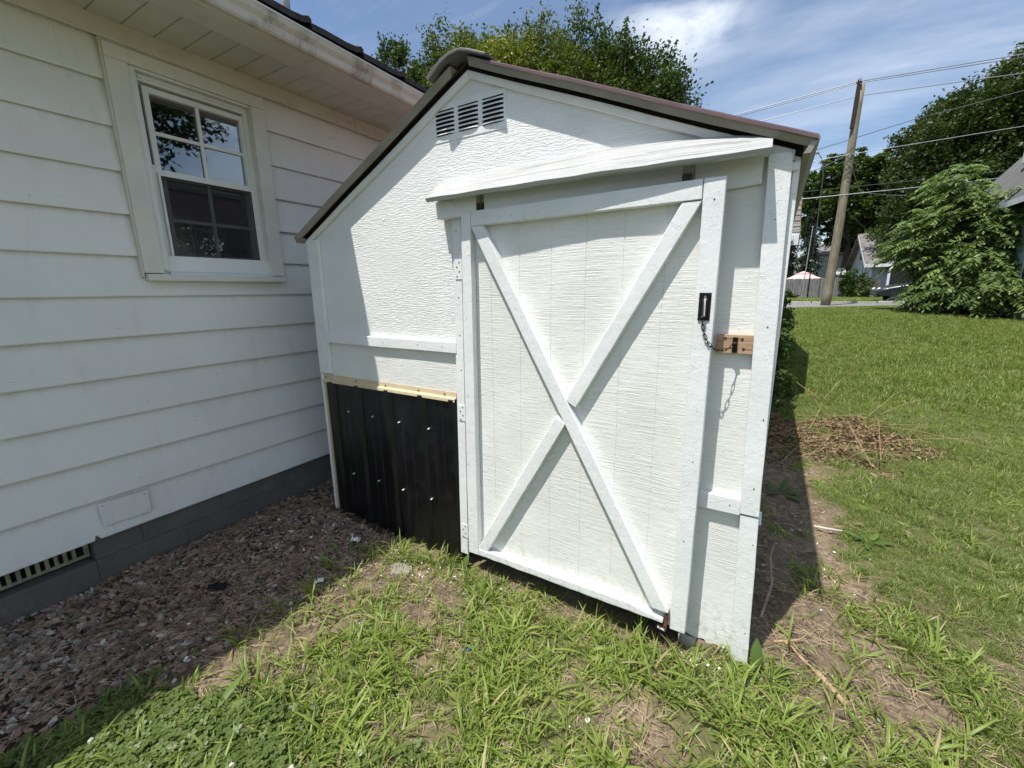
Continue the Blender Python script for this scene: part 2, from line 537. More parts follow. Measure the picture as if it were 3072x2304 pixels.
MT = dict(
    awning=m_awning(),
    board=m_board_paint(), ply=m_ply_paint(), gable=m_gable_paint(), siding=m_siding(), trim=m_trim(),
    gutter=m_gutter(), black=m_black_steel(),
    soffit=m_plain('soffit metal', (0.60, 0.575, 0.51), 0.5, var=0.07, vs=3),
    foundation=m_foundation(),
    vinyl=m_plain('white vinyl', (0.70, 0.71, 0.68), 0.35, var=0.05, vs=4),
    vinyl_dirty=m_plain('window casing metal', (0.64, 0.63, 0.57), 0.42, var=0.06, vs=5),
    dark=m_plain('dark void', (0.006, 0.006, 0.006), 0.9, var=0.1),
    foam=m_plain('black foam closure', (0.012, 0.011, 0.010), 0.95, var=0.5, vs=90, bump=0.9, bs=140),
    cream=m_plain('cream flashing', (0.58, 0.47, 0.31), 0.42, var=0.06, vs=12),
    maroon=m_plain('maroon metal', (0.20, 0.125, 0.115), 0.33, metal=0.6, var=0.15, vs=7),
    olive=m_plain('painted drip edge', (0.27, 0.255, 0.21), 0.42, metal=0.25, var=0.15, vs=5),
    capmetal=m_plain('grey ridge cap', (0.12, 0.115, 0.10), 0.45, metal=0.2, var=0.15, vs=8),
    shingle_dark=m_plain('dark stone coated shingle', (0.035, 0.028, 0.027), 0.75, var=0.35, vs=30, bump=0.6, bs=160),
    bronze=m_plain('oil rubbed bronze', (0.022, 0.017, 0.015), 0.36, metal=0.6, var=0.3, vs=60),
    rotwood=m_wood('rotten wood', (0.05, 0.025, 0.015), (0.16, 0.08, 0.045), (20, 20, 90)),
    block=m_wood('bare cedar block', (0.34, 0.21, 0.125), (0.52, 0.36, 0.235), (2.2, 9, 30), 0.7, 0.35),
    screw=m_plain('zinc screw', (0.75, 0.75, 0.75), 0.35, metal=0.3, var=0.05),
    screwdark=m_plain('rusty screw', (0.06, 0.045, 0.035), 0.6, metal=0.4, var=0.3, vs=200),
    glass=m_glass_pane(), screen=m_screen(),
    ventcream=m_plain('old cream vent', (0.30, 0.28, 0.185), 0.7, var=0.3, vs=25, bump=0.4),
    room=m_plain('room wall', (0.085, 0.055, 0.048), 0.9, var=0.1),
    curtain=m_plain('room curtain', (0.13, 0.13, 0.14), 0.9, var=0.2),
    pipe=m_plain('galvanised pipe', (0.42, 0.42, 0.42), 0.5, metal=0.5, var=0.25, vs=10),
    bark=m_wood('bark', (0.045, 0.036, 0.028), (0.12, 0.10, 0.08), (12, 12, 3), 0.9, 0.8),
    pole=m_wood('weathered pole', (0.14, 0.12, 0.08), (0.30, 0.27, 0.19), (14, 14, 1.0), 0.9, 0.7),
    poledark=m_wood('creosote pole', (0.02, 0.015, 0.013), (0.07, 0.05, 0.045), (14, 14, 2), 0.9, 0.6),
    wire=m_plain('aluminium wire', (0.30, 0.31, 0.33), 0.35, metal=0.6, var=0.1),
    cable=m_plain('dark cable', (0.05, 0.05, 0.055), 0.6, var=0.1),
    road=m_plain('worn asphalt', (0.20, 0.195, 0.19), 0.9, var=0.12, vs=1.5, bump=0.3, bs=90),
    kerb=m_plain('concrete kerb', (0.42, 0.40, 0.37), 0.9, var=0.15, vs=3, bump=0.3),
    fencewood=m_wood('grey fence wood', (0.15, 0.14, 0.13), (0.38, 0.36, 0.34), (9, 9, 0.9), 0.9, 0.4),
    deckwood=m_wood('brown deck wood', (0.10, 0.065, 0.035), (0.22, 0.15, 0.09), (6, 6, 2), 0.85, 0.3),
    pink=m_plain('pink canvas', (0.72, 0.45, 0.42), 0.8, var=0.04),
    pinkdark=m_plain('canopy valance', (0.18, 0.10, 0.09), 0.8, var=0.1),
    bluewall=m_lap('pale blue clapboard', (0.33, 0.37, 0.40), (0.44, 0.48, 0.50), 0.13),
    whitewall=m_lap('white clapboard', (0.60, 0.62, 0.64), (0.70, 0.71, 0.72), 0.16),
    greywall=m_plain('grey blue board', (0.30, 0.33, 0.34), 0.6, var=0.2, vs=3),
    housewhite=m_plain('white trim paint', (0.66, 0.68, 0.69), 0.5, var=0.08),
    pane=m_plain('dark pane', (0.02, 0.023, 0.027), 0.12, var=0.2),
    shing1=m_shingle('grey shingles', (0.16, 0.145, 0.14), (0.26, 0.24, 0.235), (0.20, 0.18, 0.18)),
    ribroof=m_plain('ribbed steel roof', (0.115, 0.115, 0.11), 0.6, metal=0.1, var=0.12, vs=2),
    carpaint=m_plain('dark green car paint', (0.035, 0.045, 0.045), 0.22, metal=0.4, var=0.05),
    tyre=m_plain('tyre', (0.015, 0.015, 0.015), 0.85, var=0.2, vs=40),
    chrome=m_plain('wheel metal', (0.2, 0.2, 0.2), 0.3, metal=0.8, var=0.1),
    lamp=m_plain('lamp glass', (0.75, 0.76, 0.76), 0.15, var=0.05),
    steel=m_plain('grey steel', (0.40, 0.41, 0.42), 0.4, metal=0.5, var=0.1),
    brownwall=m_wood('brown board wall', (0.11, 0.075, 0.035), (0.20, 0.15, 0.08), (6, 6, 0.8), 0.85, 0.4),
    concrete=m_plain('rough concrete', (0.36, 0.34, 0.31), 0.9, var=0.2, vs=8, bump=0.6, bs=50),
    ground=m_ground(),
    chip=m_plain('white paint chip', (0.78, 0.78, 0.76), 0.6, var=0.05),
)
DIRT = dict(
    red=m_plain('pink brown stone', (0.285, 0.17, 0.13), 0.85, var=0.28, vs=12, bump=0.6, bs=90),
    brown=m_plain('brown stone', (0.165, 0.118, 0.087), 0.85, var=0.28, vs=12, bump=0.6, bs=90),
    tan=m_plain('tan stone', (0.30, 0.23, 0.17), 0.85, var=0.25, vs=12, bump=0.6, bs=90),
    grey=m_plain('grey stone', (0.25, 0.225, 0.185), 0.8, var=0.22, vs=12, bump=0.6, bs=90),
    pale=m_plain('pale stone', (0.48, 0.44, 0.37), 0.8, var=0.2, vs=12, bump=0.6, bs=90),
)

# ------------------------------------------------------------------ mesh helpers


class MB:
    def __init__(self):
        self.v = []
        self.f = []

    def add(self, vs, fs):
        n = len(self.v)
        self.v += [tuple(p) for p in vs]
        self.f += [tuple(i + n for i in f) for f in fs]

    def box(self, x0, x1, y0, y1, z0, z1):
        self.add([(x0, y0, z0), (x1, y0, z0), (x1, y1, z0), (x0, y1, z0),
                  (x0, y0, z1), (x1, y0, z1), (x1, y1, z1), (x0, y1, z1)],
                 [(0, 3, 2, 1), (4, 5, 6, 7), (0, 1, 5, 4), (1, 2, 6, 5), (2, 3, 7, 6), (3, 0, 4, 7)])
        return self

    def loft(self, rings, close=True, caps=True):
        n0 = len(self.v)
        k = len(rings[0])
        for r in rings:
            self.v += [tuple(p) for p in r]
        for i in range(len(rings) - 1):
            for j in range(k if close else k - 1):
                a = n0 + i * k + j
                b = n0 + i * k + (j + 1) % k
                self.f.append((a, b, b + k, a + k))
        if caps and close:
            self.f.append(tuple(n0 + j for j in reversed(range(k))))
            self.f.append(tuple(n0 + (len(rings) - 1) * k + j for j in range(k)))
        return self

    def extrude(self, poly, vec):
        """closed polygon (3D points) swept by a vector"""
        v = Vector(vec)
        return self.loft([[Vector(p) for p in poly], [Vector(p) + v for p in poly]])

    def beam(self, a, b, side, thick, n=1, jit=0.0):
        """board from a to b; side, thick = half size vectors"""
        a, b, side, thick = Vector(a), Vector(b), Vector(side), Vector(thick)
        rings = []
        for i in range(n + 1):
            p = a.lerp(b, i / n)
            js = 1 + (random.uniform(-jit, jit) / max(side.length, 1e-6))
            jt = 1 + (random.uniform(-jit, jit) * 0.5 / max(thick.length, 1e-6))
            o = side.normalized() * random.uniform(-jit, jit) * 0.5 if jit else Vector((0, 0, 0))
            rings.append([p + o - side * js - thick * jt, p + o + side * js - thick * jt,
                          p + o + side * js + thick * jt, p + o - side * js + thick * jt])
        return self.loft(rings)

    def tube(self, pts, r, seg=8, caps=True):
        pts = [Vector(p) for p in pts]
        rs = r if isinstance(r, (list, tuple)) else [r] * len(pts)
        rings = []
        ref = Vector((0, 0, 1))
        for i, p in enumerate(pts):
            t = (pts[min(i + 1, len(pts) - 1)] - pts[max(i - 1, 0)])
            if t.length < 1e-9:
                t = Vector((0, 0, 1))
            t.normalize()
            a = t.cross(ref)
            if a.length < 0.15:
                a = t.cross(Vector((1, 0, 0)))
            a.normalize()
            b = t.cross(a)
            rings.append([p + (a * math.cos(2 * math.pi * j / seg) + b * math.sin(2 * math.pi * j / seg)) * rs[i] for j in range(seg)])
        return self.loft(rings, True, caps)

    def mesh(self, name):
        me = bpy.data.meshes.new(name)
        me.from_pydata(self.v, [], self.f)
        if len(self.f) < 4000:
            bm = bmesh.new()
            bm.from_mesh(me)
            bmesh.ops.recalc_face_normals(bm, faces=bm.faces)
            bm.to_mesh(me)
            bm.free()
        me.update()
        return me


def thing(name, label, cat, loc=(0, 0, 0), group=None, kind=None):
    o = bpy.data.objects.new(name, None)
    o.empty_display_size = 0.2
    o.location = loc
    o['label'] = label
    o['category'] = cat
    o['base'] = list(loc)
    if group:
        o['group'] = group
    if kind:
        o['kind'] = kind
    COL.objects.link(o)
    return o


def root_of(o):
    while o.parent is not None:
        o = o.parent
    return o


def part(name, mb, mat, parent, bevel=0.0, smooth=False, label=None):
    me = mb.mesh(name) if isinstance(mb, MB) else mb
    base = root_of(parent).location
    if isinstance(mb, MB) and base.length > 0:
        me.transform(Matrix.Translation(-base))
    me.materials.clear()
    me.materials.append(mat)
    if smooth:
        me.shade_smooth()
    o = bpy.data.objects.new(name, me)
    o.parent = parent
    COL.objects.link(o)
    if bevel > 0:
        bv = o.modifiers.new('bevel', 'BEVEL')
        bv.width = bevel
        bv.segments = 2
        bv.limit_method = 'ANGLE'
        bv.angle_limit = math.radians(40)
        bv.harden_normals = False
        me.shade_smooth()
        o.modifiers.new('wn', 'WEIGHTED_NORMAL')
    if label:
        o['label'] = label
    return o


def solo(name, mb, mat, label=None, cat=None, group=None, kind=None, bevel=0.0, smooth=False):
    me = mb.mesh(name) if isinstance(mb, MB) else mb
    me.materials.clear()
    me.materials.append(mat)
    if smooth:
        me.shade_smooth()
    o = bpy.data.objects.new(name, me)
    COL.objects.link(o)
    for k, v in (('label', label), ('category', cat), ('group', group), ('kind', kind)):
        if v:
            o[k] = v
    if bevel:
        bv = o.modifiers.new('bevel', 'BEVEL'); bv.width = bevel; bv.segments = 2
    return o


# ------------------------------------------------------------------ terrain


def sstep(a, b, x):
    t = np.clip((x - a) / (b - a), 0, 1)
    return t * t * (3 - 2 * t)


def lump(x, y):
    return (0.010 * np.sin(3.1 * x + 1.7 * y) + 0.008 * np.sin(5.3 * x - 4.1 * y + 1) + 0.006 * np.sin(9.7 * y + 2.2 * x)
            + 0.004 * np.sin(17 * x + 3) * np.cos(15 * y))


def gz(x, y):
    x = np.asarray(x, float); y = np.asarray(y, float)
    z = -0.02 + lump(x, y) * (1 - sstep(8, 20, y))
    z = z - 0.035 * np.exp(-(((y - 1.62) / 0.16) ** 2)) * sstep(-1.5, -1.1, x) * (1 - sstep(-0.35, -0.1, x))
    z = z + 0.02 * np.exp(-(((x + 2.5) / 0.35) ** 2 + ((y - 1.7) / 0.5) ** 2))
    z = z + 0.60 * sstep(6, 20, y) - 0.12 * sstep(28, 42, y)
    return z


def wob(x, y, s=1.0, p=0.0):
    return (np.sin(2.3 * x * s + 1.3 * y * s + p) + 0.6 * np.sin(5.1 * y * s - 3.7 * x * s + 2 * p)
            + 0.4 * np.sin(11.3 * x * s + 8.9 * y * s + p) + 0.25 * np.sin(23 * x * s - 19 * y * s + 3 * p))


def bed_mask(x, y):
    """stone bed along the house"""
    edge = -1.84 + 0.035 * wob(x, y, 2.0, 1.0) + 0.12 * sstep(0.9, 1.5, y)
    return sstep(0.08, -0.08, x - edge) * sstep(1.95, 1.7, y * 1.0) + 0.0


def dirt_mask(x, y):
    """bare soil: strip beside the shed, under the eaves line, worn patches"""
    m = np.zeros_like(x + y)
    right = 0.56 + 0.09 * wob(x, y, 1.6, 2.0)
    s = sstep(0.10, -0.10, x - right) * sstep(-0.15, 0.02, x) * sstep(1.55, 1.75, y) * sstep(4.7, 4.1, y)
    m = np.maximum(m, s)
    m = np.maximum(m, sstep(0.20, 0.11, np.hypot((x + 0.23) * 0.9, (y - 1.17) * 1.3)) * 0.95)
    m = np.maximum(m, sstep(0.13, 0.06, np.hypot(x + 0.50, (y - 1.30) * 1.2)) * 0.7)
    m = np.maximum(m, sstep(0.34, 0.20, np.hypot((x - 0.42) * 0.8, y - 1.72)) * 0.8)
    m = np.maximum(m, sstep(0.26, 0.12, np.hypot((x + 1.68), (y - 0.80) * 0.38) + 0.03 * wob(x, y, 4, 1)) * 0.92)
    m = np.maximum(m, sstep(0.46, 0.20, np.hypot((x + 1.50) * 0.8, (y - 1.42)) + 0.04 * wob(x, y, 4, 3)) * 0.88)
    m = np.maximum(m, sstep(0.16, 0.05, np.abs(y - 1.62 + 0.02 * wob(x, y, 3, 0))) * sstep(-1.45, -1.3, x) * sstep(0.15, 0.0, x) * 0.8)
    m = np.maximum(m, sstep(0.2, 0.7, wob(x, y, 3.1, 5.0) - 0.45) * 0.80 * sstep(3.2, 1.6, y))
    # under the buildings and far side of the shed
    m = np.maximum(m, sstep(-0.05, -0.15, x) * sstep(1.7, 1.8, y) * sstep(9, 8.5, y))
    return m


def road_near(x):
    return 19.6 + 0.85 * np.clip(x, -4, 5) + 0.15 * np.clip(x - 5, 0, 8)


def build_ground():
    def spacing(stops):
        out = []
        for a, b, s in stops:
            out += list(np.arange(a, b, s))
        return np.array(out + [stops[-1][1]])
    xs = spacing([(-600, -60, 60), (-60, -10, 5), (-10, -3, 0.5), (-3, 2.2, 0.045), (2.2, 8, 0.3), (8, 40, 3), (40, 600, 70)])
    ys = spacing([(-300, -40, 40), (-40, -1, 3), (-1, 5.5, 0.045), (5.5, 12, 0.25), (12, 30, 0.8), (30, 90, 4), (90, 900, 90)])
    X, Y = np.meshgrid(xs, ys)
    Z = gz(X, Y)
    near = (X > -3) & (X < 2.2) & (Y > -1) & (Y < 5.5)
    Z = Z + near * rng.normal(0, 0.0016, X.shape)
    Z = Z + near * 0.004 * wob(X, Y, 9, 2) * 0.6
    nx, ny = len(xs), len(ys)
    co = np.stack([X.ravel(), Y.ravel(), Z.ravel()], 1)
    i = np.arange(nx * ny).reshape(ny, nx)
    quads = np.stack([i[:-1, :-1].ravel(), i[:-1, 1:].ravel(), i[1:, 1:].ravel(), i[1:, :-1].ravel()], 1)
    me = bpy.data.meshes.new('ground')
    me.vertices.add(len(co)); me.vertices.foreach_set('co', co.ravel())
    me.loops.add(quads.size); me.loops.foreach_set('vertex_index', quads.ravel().astype(np.int32))
    me.polygons.add(len(quads)); me.polygons.foreach_set('loop_start', np.arange(0, quads.size, 4, dtype=np.int32))
    me.update(calc_edges=True)
    bed = bed_mask(X, Y)
    dirt = np.maximum(dirt_mask(X, Y), bed)
    a = me.attributes.new('bed', 'FLOAT', 'POINT'); a.data.foreach_set('value', bed.ravel().astype(np.float32))
    a = me.attributes.new('turf', 'FLOAT', 'POINT'); a.data.foreach_set('value', (1 - dirt).ravel().astype(np.float32))
    me.materials.append(MT['ground'])
    me.shade_smooth()
    o = bpy.data.objects.new('ground', me)
    COL.objects.link(o)
    o['kind'] = 'structure'
    # road, kerb
    mb = MB()
    xs = list(range(-60, 81, 1))
    for k in range(len(xs) - 1):
        x0, x1 = xs[k], xs[k + 1]
        p = [(x0, float(road_near(x0)) + 0.25 * math.sin(x0 * 1.7) * 0.5), (x1, float(road_near(x1)) + 0.25 * math.sin(x1 * 1.7) * 0.5), (x1, 26.6), (x0, 26.6)]
        # several rows so that the sheet follows the slope
        rows = 8
        for r in range(rows):
            t0, t1 = r / rows, (r + 1) / rows
            q = [(p[0][0], p[0][1] + (p[3][1] - p[0][1]) * t0), (p[1][0], p[1][1] + (p[2][1] - p[1][1]) * t0),
                 (p[1][0], p[1][1] + (p[2][1] - p[1][1]) * t1), (p[0][0], p[0][1] + (p[3][1] - p[0][1]) * t1)]
            mb.add([(a_, b_, float(gz(a_, b_)) + 0.03) for a_, b_ in q], [(0, 1, 2, 3)])
    r = solo('road', mb, MT['road'], kind='structure')
    x = -30.0
    root = thing('kerb', 'pale broken concrete kerb along the far side of the road', 'kerb', (0, 26.7, 0.6))
    while x < 30:
        L_ = random.uniform(1.6, 3.0)
        mb = MB().box(x, x + L_ - 0.05, 26.55, 26.75, float(gz(x, 26.7)) - 0.1, float(gz(x, 26.7)) + random.uniform(0.09, 0.14))
        part('kerb_stone', mb, MT['kerb'], root, bevel=0.02)
        x += L_ + (random.uniform(0.3, 1.0) if random.random() < 0.25 else 0)


build_ground()

# ------------------------------------------------------------------ house on the left
HX = -2.82


def hw(y, z, X=-2.82):
    k = X / HX
    return y * k, EYE + (z - EYE) * k


def build_house():
    H = thing('house', 'single storey house with cream metal lap siding, grey block foundation and stained gutter', 'house', (-2.82, 1.0, 0))
    Y0, Y1 = -4.0, 6.0
    # block foundation with the opening of the crawl space vent
    zc = [-0.12, 0.10, 0.30]
    for c in range(2):
        y = Y0 + (0.2 if c else 0.0)
        ys = [Y0]
        while y + 0.4 < Y1:
            y += 0.4
            ys.append(y + 0.165)
        ys.append(Y1)
        for a, b in zip(ys[:-1], ys[1:]):
            segs = [(a, b)]
            if c == 1:
                segs = []
                for s0, s1 in [(a, min(b, 0.08)), (max(a, 0.565), b)]:
                    if s1 - s0 > 0.02:
                        segs.append((s0, s1))
            for s0, s1 in segs:
                mb = MB().box(-3.03, -2.842 + random.uniform(-0.0008, 0.0008), s0 + 0.0008, s1 - 0.0008, zc[c] + 0.0008, zc[c + 1] - 0.0008)
                part('concrete_block', mb, MT['foundation'], H, bevel=0.0025)
    part('foundation_mortar', MB().box(-3.02, -2.847, Y0, 0.08, -0.12, 0.295).box(-3.02, -2.847, 0.565, Y1, -0.12, 0.295)
         .box(-3.02, -2.847, 0.08, 0.565, -0.12, 0.097).box(-3.02, -2.93, 0.08, 0.565, 0.09, 0.295), MT['foundation'], H)
    # crawl space vent
    V = part('crawl_space_vent', MB().box(-2.915, -2.90, 0.085, 0.56, 0.112, 0.128).box(-2.915, -2.90, 0.085, 0.56, 0.262, 0.29)
             .box(-2.915, -2.90, 0.085, 0.105, 0.128, 0.262).box(-2.915, -2.90, 0.54, 0.56, 0.128, 0.262), MT['ventcream'], H, bevel=0.002)
    y = 0.125
    while y < 0.53:
        part('vent_bar', MB().box(-2.912, -2.895, y - 0.0075, y + 0.0075, 0.126, 0.264), MT['ventcream'], V, bevel=0.002)
        y += 0.0315
    part('vent_screen', MB().box(-2.928, -2.918, 0.085, 0.56, 0.10, 0.29), MT['dark'], V)
    # sheathing with window hole
    wy0, wy1, wz0, wz1 = 1.075, 1.68, 1.53, 2.55
    part('wall', MB().box(-3.0, -2.853, Y0, wy0, 0.30, 2.72).box(-3.0, -2.853, wy1, Y1, 0.30, 2.72)
         .box(-3.0, -2.853, wy0, wy1, 0.30, wz0).box(-3.0, -2.853, wy0, wy1, wz1, 2.72), MT['siding'], H)
    # lap siding, one object per plank
    seams = {0: [0.865, 3.9], 1: [3.0], 2: [-1.2, 3.3], 3: [1.84], 4: [1.205, 4.4], 5: [-0.8, 2.9], 6: [2.4], 7: [1.93, 4.8],
             8: [-1.5, 3.4], 9: [0.2, 2.7], 10: [2.2], 11: [0.835, 3.6]}
    for i in range(12):
        zb = 0.2146 + 0.2015 * i
        zt = min(zb + 0.2015 + 0.012, 2.70)
        ed = [Y0] + [s for s in seams.get(i, []) if s > Y0] + [Y1]
        for k, (a, b) in enumerate(zip(ed[:-1], ed[1:])):
            spans = [(a, b)]
            if zb < 2.55 and zt > 1.55:                   # stop at the casing
                spans = [(s0, s1) for s0, s1 in ((a, min(b, 1.02)), (max(a, 1.72), b)) if s1 - s0 > 0.01]
                if i in (6,):
                    spans = [(a, b)]
            for s0, s1 in spans:
                over = 0.0024 * (k % 2)
                mb = MB()
                n = max(2, int((s1 - s0) / 0.25))
                rings = []
                for q in range(n + 1):
                    yy = s0 + (s1 - s0) * q / n
                    w = 0.0011 * math.sin(yy * 5.1 + i * 2.1) + 0.0008 * math.sin(yy * 11.3 + i)
                    rings.append([(HX + 0.0 + over + w, yy, zb + 0.0006 * math.sin(yy * 3 + i)), (HX - 0.009, yy, zb), (HX - 0.009, yy, zb + 0.012),
                                  (HX - 0.0325, yy, zt), (HX - 0.0205 + over, yy, zt), (HX + 0.0015 + over + w, yy, zb + 0.006)])
                mb.loft(rings)
                part('siding_plank', mb, MT['siding'], H)
    # riveted patch and bent tab at the bottom plank
    P = part('patch_plate', MB().extrude([(HX + 0.0035, 0.612, 0.400), (HX + 0.0035, 0.817, 0.394), (HX + 0.0065, 0.812, 0.272), (HX + 0.0062, 0.614, 0.279)],
                                         (0.0018, 0, 0)), MT['siding'], H)
    for yy, zz in ((0.628, 0.386), (0.800, 0.378), (0.800, 0.290), (0.632, 0.294)):
        part('rivet', MB().tube([(HX + 0.006, yy, zz), (HX + 0.0095, yy, zz)], 0.003, 8), MT['pipe'], P)
    part('bent_tab', MB().extrude([(HX + 0.002, 0.572, 0.216), (HX + 0.006, 0.578, 0.247), (HX + 0.003, 0.60, 0.214)], (0.0015, 0, 0)), MT['foundation'], H)
    # frieze board, soffit, fascia, gutter
    part('frieze_board', MB().extrude([(-2.80, Y0, 2.607), (-2.812, Y0, 2.612), (-2.84, Y0, 2.70), (-2.80, Y0, 2.697), (-2.795, Y0, 2.66)],
                                      (0, 2.43 - Y0, 0)), MT['trim'], H, bevel=0.002)
    part('frieze_board', MB().extrude([(-2.798, 2.431, 2.606), (-2.812, 2.431, 2.612), (-2.84, 2.431, 2.70), (-2.798, 2.431, 2.697), (-2.793, 2.431, 2.66)],
                                      (0, Y1 - 2.431, 0)), MT['trim'], H, bevel=0.002)
    y = 0.947 - 0.1295 * 38
    while y < Y1:
        part('soffit_panel', MB().extrude([(-2.81, y + 0.004, 2.6965), (-2.81, y + 0.122, 2.6955), (-2.81, y + 0.1265, 2.703), (-2.81, y + 0.0005, 2.703)],
                                          (0.36, 0, 0)), MT['soffit'], H, bevel=0.0015)
        y += 0.1295
    part('soffit_backing', MB().box(-2.85, -2.45, Y0, Y1, 2.7035, 2.712), MT['soffit'], H)
    prof = [(-2.463, 2.697), (-2.458, 2.680), (-2.445, 2.668), (-2.42, 2.662), (-2.30, 2.655), (-2.245, 2.654), (-2.236, 2.662), (-2.236, 2.71), (-2.463, 2.71)]
    part('fascia', MB().extrude([(a, Y0, b) for a, b in prof], (0, Y1 - Y0, 0)), MT['trim'], H, bevel=0.002)
    gp = [(-2.238, 2.660), (-2.215, 2.650), (-2.198, 2.651), (-2.190, 2.660), (-2.187, 2.690), (-2.172, 2.712), (-2.168, 2.733), (-2.173, 2.741),
          (-2.180, 2.738), (-2.178, 2.716), (-2.193, 2.694), (-2.197, 2.664), (-2.232, 2.664), (-2.232, 2.735), (-2.238, 2.735)]
    mb = MB()
    n = 60
    mb.loft([[(a + 0.0015 * math.sin(yy * 2.7), yy, b + 0.002 * math.sin(yy * 1.3 + 1)) for a, b in gp] for yy in [Y0 + (Y1 - Y0) * q / n for q in range(n + 1)]])
    part('gutter', mb, MT['gutter'], H)
    part('gutter_lip', MB().tube([(-2.170 + 0.0015 * math.sin(yy * 2.7), yy, 2.741 + 0.002 * math.sin(yy * 1.3 + 1)) for yy in [Y0 + (Y1 - Y0) * q / n for q in range(n + 1)]],
                                 0.0045, 8), MT['vinyl'], H, smooth=True)
    # roof: slab plus the first courses of curled shingles
    sl = 0.30
    part('roof_deck', MB().extrude([(-2.235, Y0, 2.742), (-2.235, Y0, 2.752), (-6.2, Y0, 2.752 + sl * 3.965), (-10.2, Y0, 2.752), (-10.2, Y0, 2.742),
                                    (-6.2, Y0, 2.72 + sl * 3.965)], (0, Y1 - Y0, 0)), MT['shingle_dark'], H)
    for c in range(3):
        y = Y0 + (0.17 if c % 2 else 0)
        while y < Y1 - 0.33:
            x0 = -2.172 - 0.30 * c
            zb = 2.782 + sl * (0.30 * c) + 0.004
            pr = []
            for t, dz in ((0, 0.0), (0.07, 0.004), (0.22, 0.005), (0.285, 0.012), (0.318, 0.026), (0.332, 0.016)):
                pr.append((y + t, zb + dz))
            rings = []
            for xx, dz2, th in ((x0, 0.0, 0.030), (x0 - 0.02, 0.008, 0.026), (x0 - 0.32, 0.10, 0.010)):
                rings.append([(xx, a, b + dz2 - th) for a, b in pr] + [(xx, a, b + dz2) for a, b in reversed(pr)])
            part('shingle', MB().loft(rings), MT['shingle_dark'], H)
            y += 0.333
    part('drip_edge', MB().box(-2.24, -2.182, Y0, Y1, 2.7435, 2.7555), MT['capmetal'], H)
    # vent pipe through the roof
    pp = part('roof_vent_pipe', MB().tube([(-3.0, 2.10, 2.9), (-3.0, 2.10, 3.9)], 0.030, 14), MT['pipe'], H, smooth=True)
    part('pipe_boot', MB().tube([(-3.0, 2.10, 2.98), (-3.0, 2.10, 3.20), (-3.0, 2.10, 3.24)], [0.085, 0.045, 0.034], 14), MT['shingle_dark'], pp, smooth=True)
    # other walls so that the house is closed
    part('wall', MB().box(-10.0, -2.86, Y0, Y0 + 0.12, -0.1, 2.74), MT['siding'], H)
    part('wall', MB().box(-10.0, -2.86, Y1 - 0.12, Y1, -0.1, 2.74), MT['siding'], H)
    part('gable_wall', MB().extrude([(-2.86, Y0 + .02, 2.74), (-6.2, Y0 + .02, 2.70 + sl * 3.96), (-9.9, Y0 + .02, 2.74)], (0, 0.1, 0)), MT['siding'], H)
    part('gable_wall', MB().extrude([(-2.86, Y1 - .12, 2.74), (-6.2, Y1 - .12, 2.70 + sl * 3.96), (-9.9, Y1 - .12, 2.74)], (0, 0.1, 0)), MT['siding'], H)
    # room behind the window: far wall has a window of its own
    part('room_wall', MB().box(-6.1, -6.0, Y0, 2.32, 0.2, 2.72).box(-6.1, -6.0, 3.02, Y1, 0.2, 2.72).box(-6.1, -6.0, 2.32, 3.02, 0.2, 1.55)
         .box(-6.1, -6.0, 2.32, 3.02, 2.33, 2.72), MT['room'], H)
    part('room_window', MB().box(-6.07, -6.03, 2.655, 2.685, 1.55, 2.33).box(-6.07, -6.03, 2.32, 3.02, 1.93, 1.965), MT['vinyl'], H)
    part('room_wall', MB().box(-6.0, -2.99, -0.4, -0.3, 0.2, 2.72).box(-6.0, -2.99, 4.3, 4.4, 0.2, 2.72), MT['room'], H)
    part('room_ceiling', MB().box(-6.0, -2.99, -0.3, 4.3, 2.60, 2.66), MT['curtain'], H)
    part('room_floor', MB().box(-6.0, -2.99, -0.3, 4.3, 0.3, 0.35), MT['room'], H)
    part('interior_shelf', MB().box(-4.2, -3.7, 1.2, 2.2, 0.35, 1.55).box(-4.9, -4.5, 1.6, 1.75, 0.35, 1.8), MT['curtain'], H)

    # window
    W = part('window', MB().box(-2.905, -2.846, *[v for v in (1.098, 1.118)], 1.59, 2.52)
             .box(-2.905, -2.846, 1.628, 1.655, 1.59, 2.52)
             .box(-2.905, -2.846, 1.118, 1.628, 2.487, 2.52)
             .box(-2.905, -2.846, 1.118, 1.628, 1.585, 1.612), MT['vinyl'], H, bevel=0.002)
    cx = -2.795

    def cas(y0, y1, z0, z1, X=cx, th=0.05, nm='casing', mt='vinyl_dirty'):
        a0, b0 = hw(y0, z0, X)
        a1, b1 = hw(y1, z1, X)
        return part(nm, MB().box(X - th, X, a0, a1, b0, b1), MT[mt], W, bevel=0.0025)
    cas(0.990, 1.077, 1.543, 2.540)
    cas(1.667, 1.752, 1.543, 2.540)
    cas(0.990, 1.752, 2.541, 2.606)
    cas(1.002, 1.760, 1.503, 1.5385, -2.776, 0.085, 'sill')
    cas(0.978, 0.989, 1.520, 2.612, -2.802, 0.03, 'trim_edge', 'trim')
    cas(0.978, 1.752, 2.607, 2.615, -2.802, 0.03, 'trim_edge', 'trim')
    part('sash_track', MB().box(-2.96, -2.863, 1.075, 1.1405, 1.55, 2.10).box(-2.96, -2.863, 1.612, 1.68, 1.55, 2.10).box(-2.99, -2.89, 1.06, 1.70, 1.53, 1.612)
         .box(-2.99, -2.89, 1.06, 1.70, 2.48, 2.56), MT['vinyl'], W, bevel=0.002)
    # reveal: side jambs step inward
    part('jamb', MB().box(-2.90, -2.812, 1.068, 1.099, 1.56, 2.53), MT['vinyl'], W, bevel=0.002)
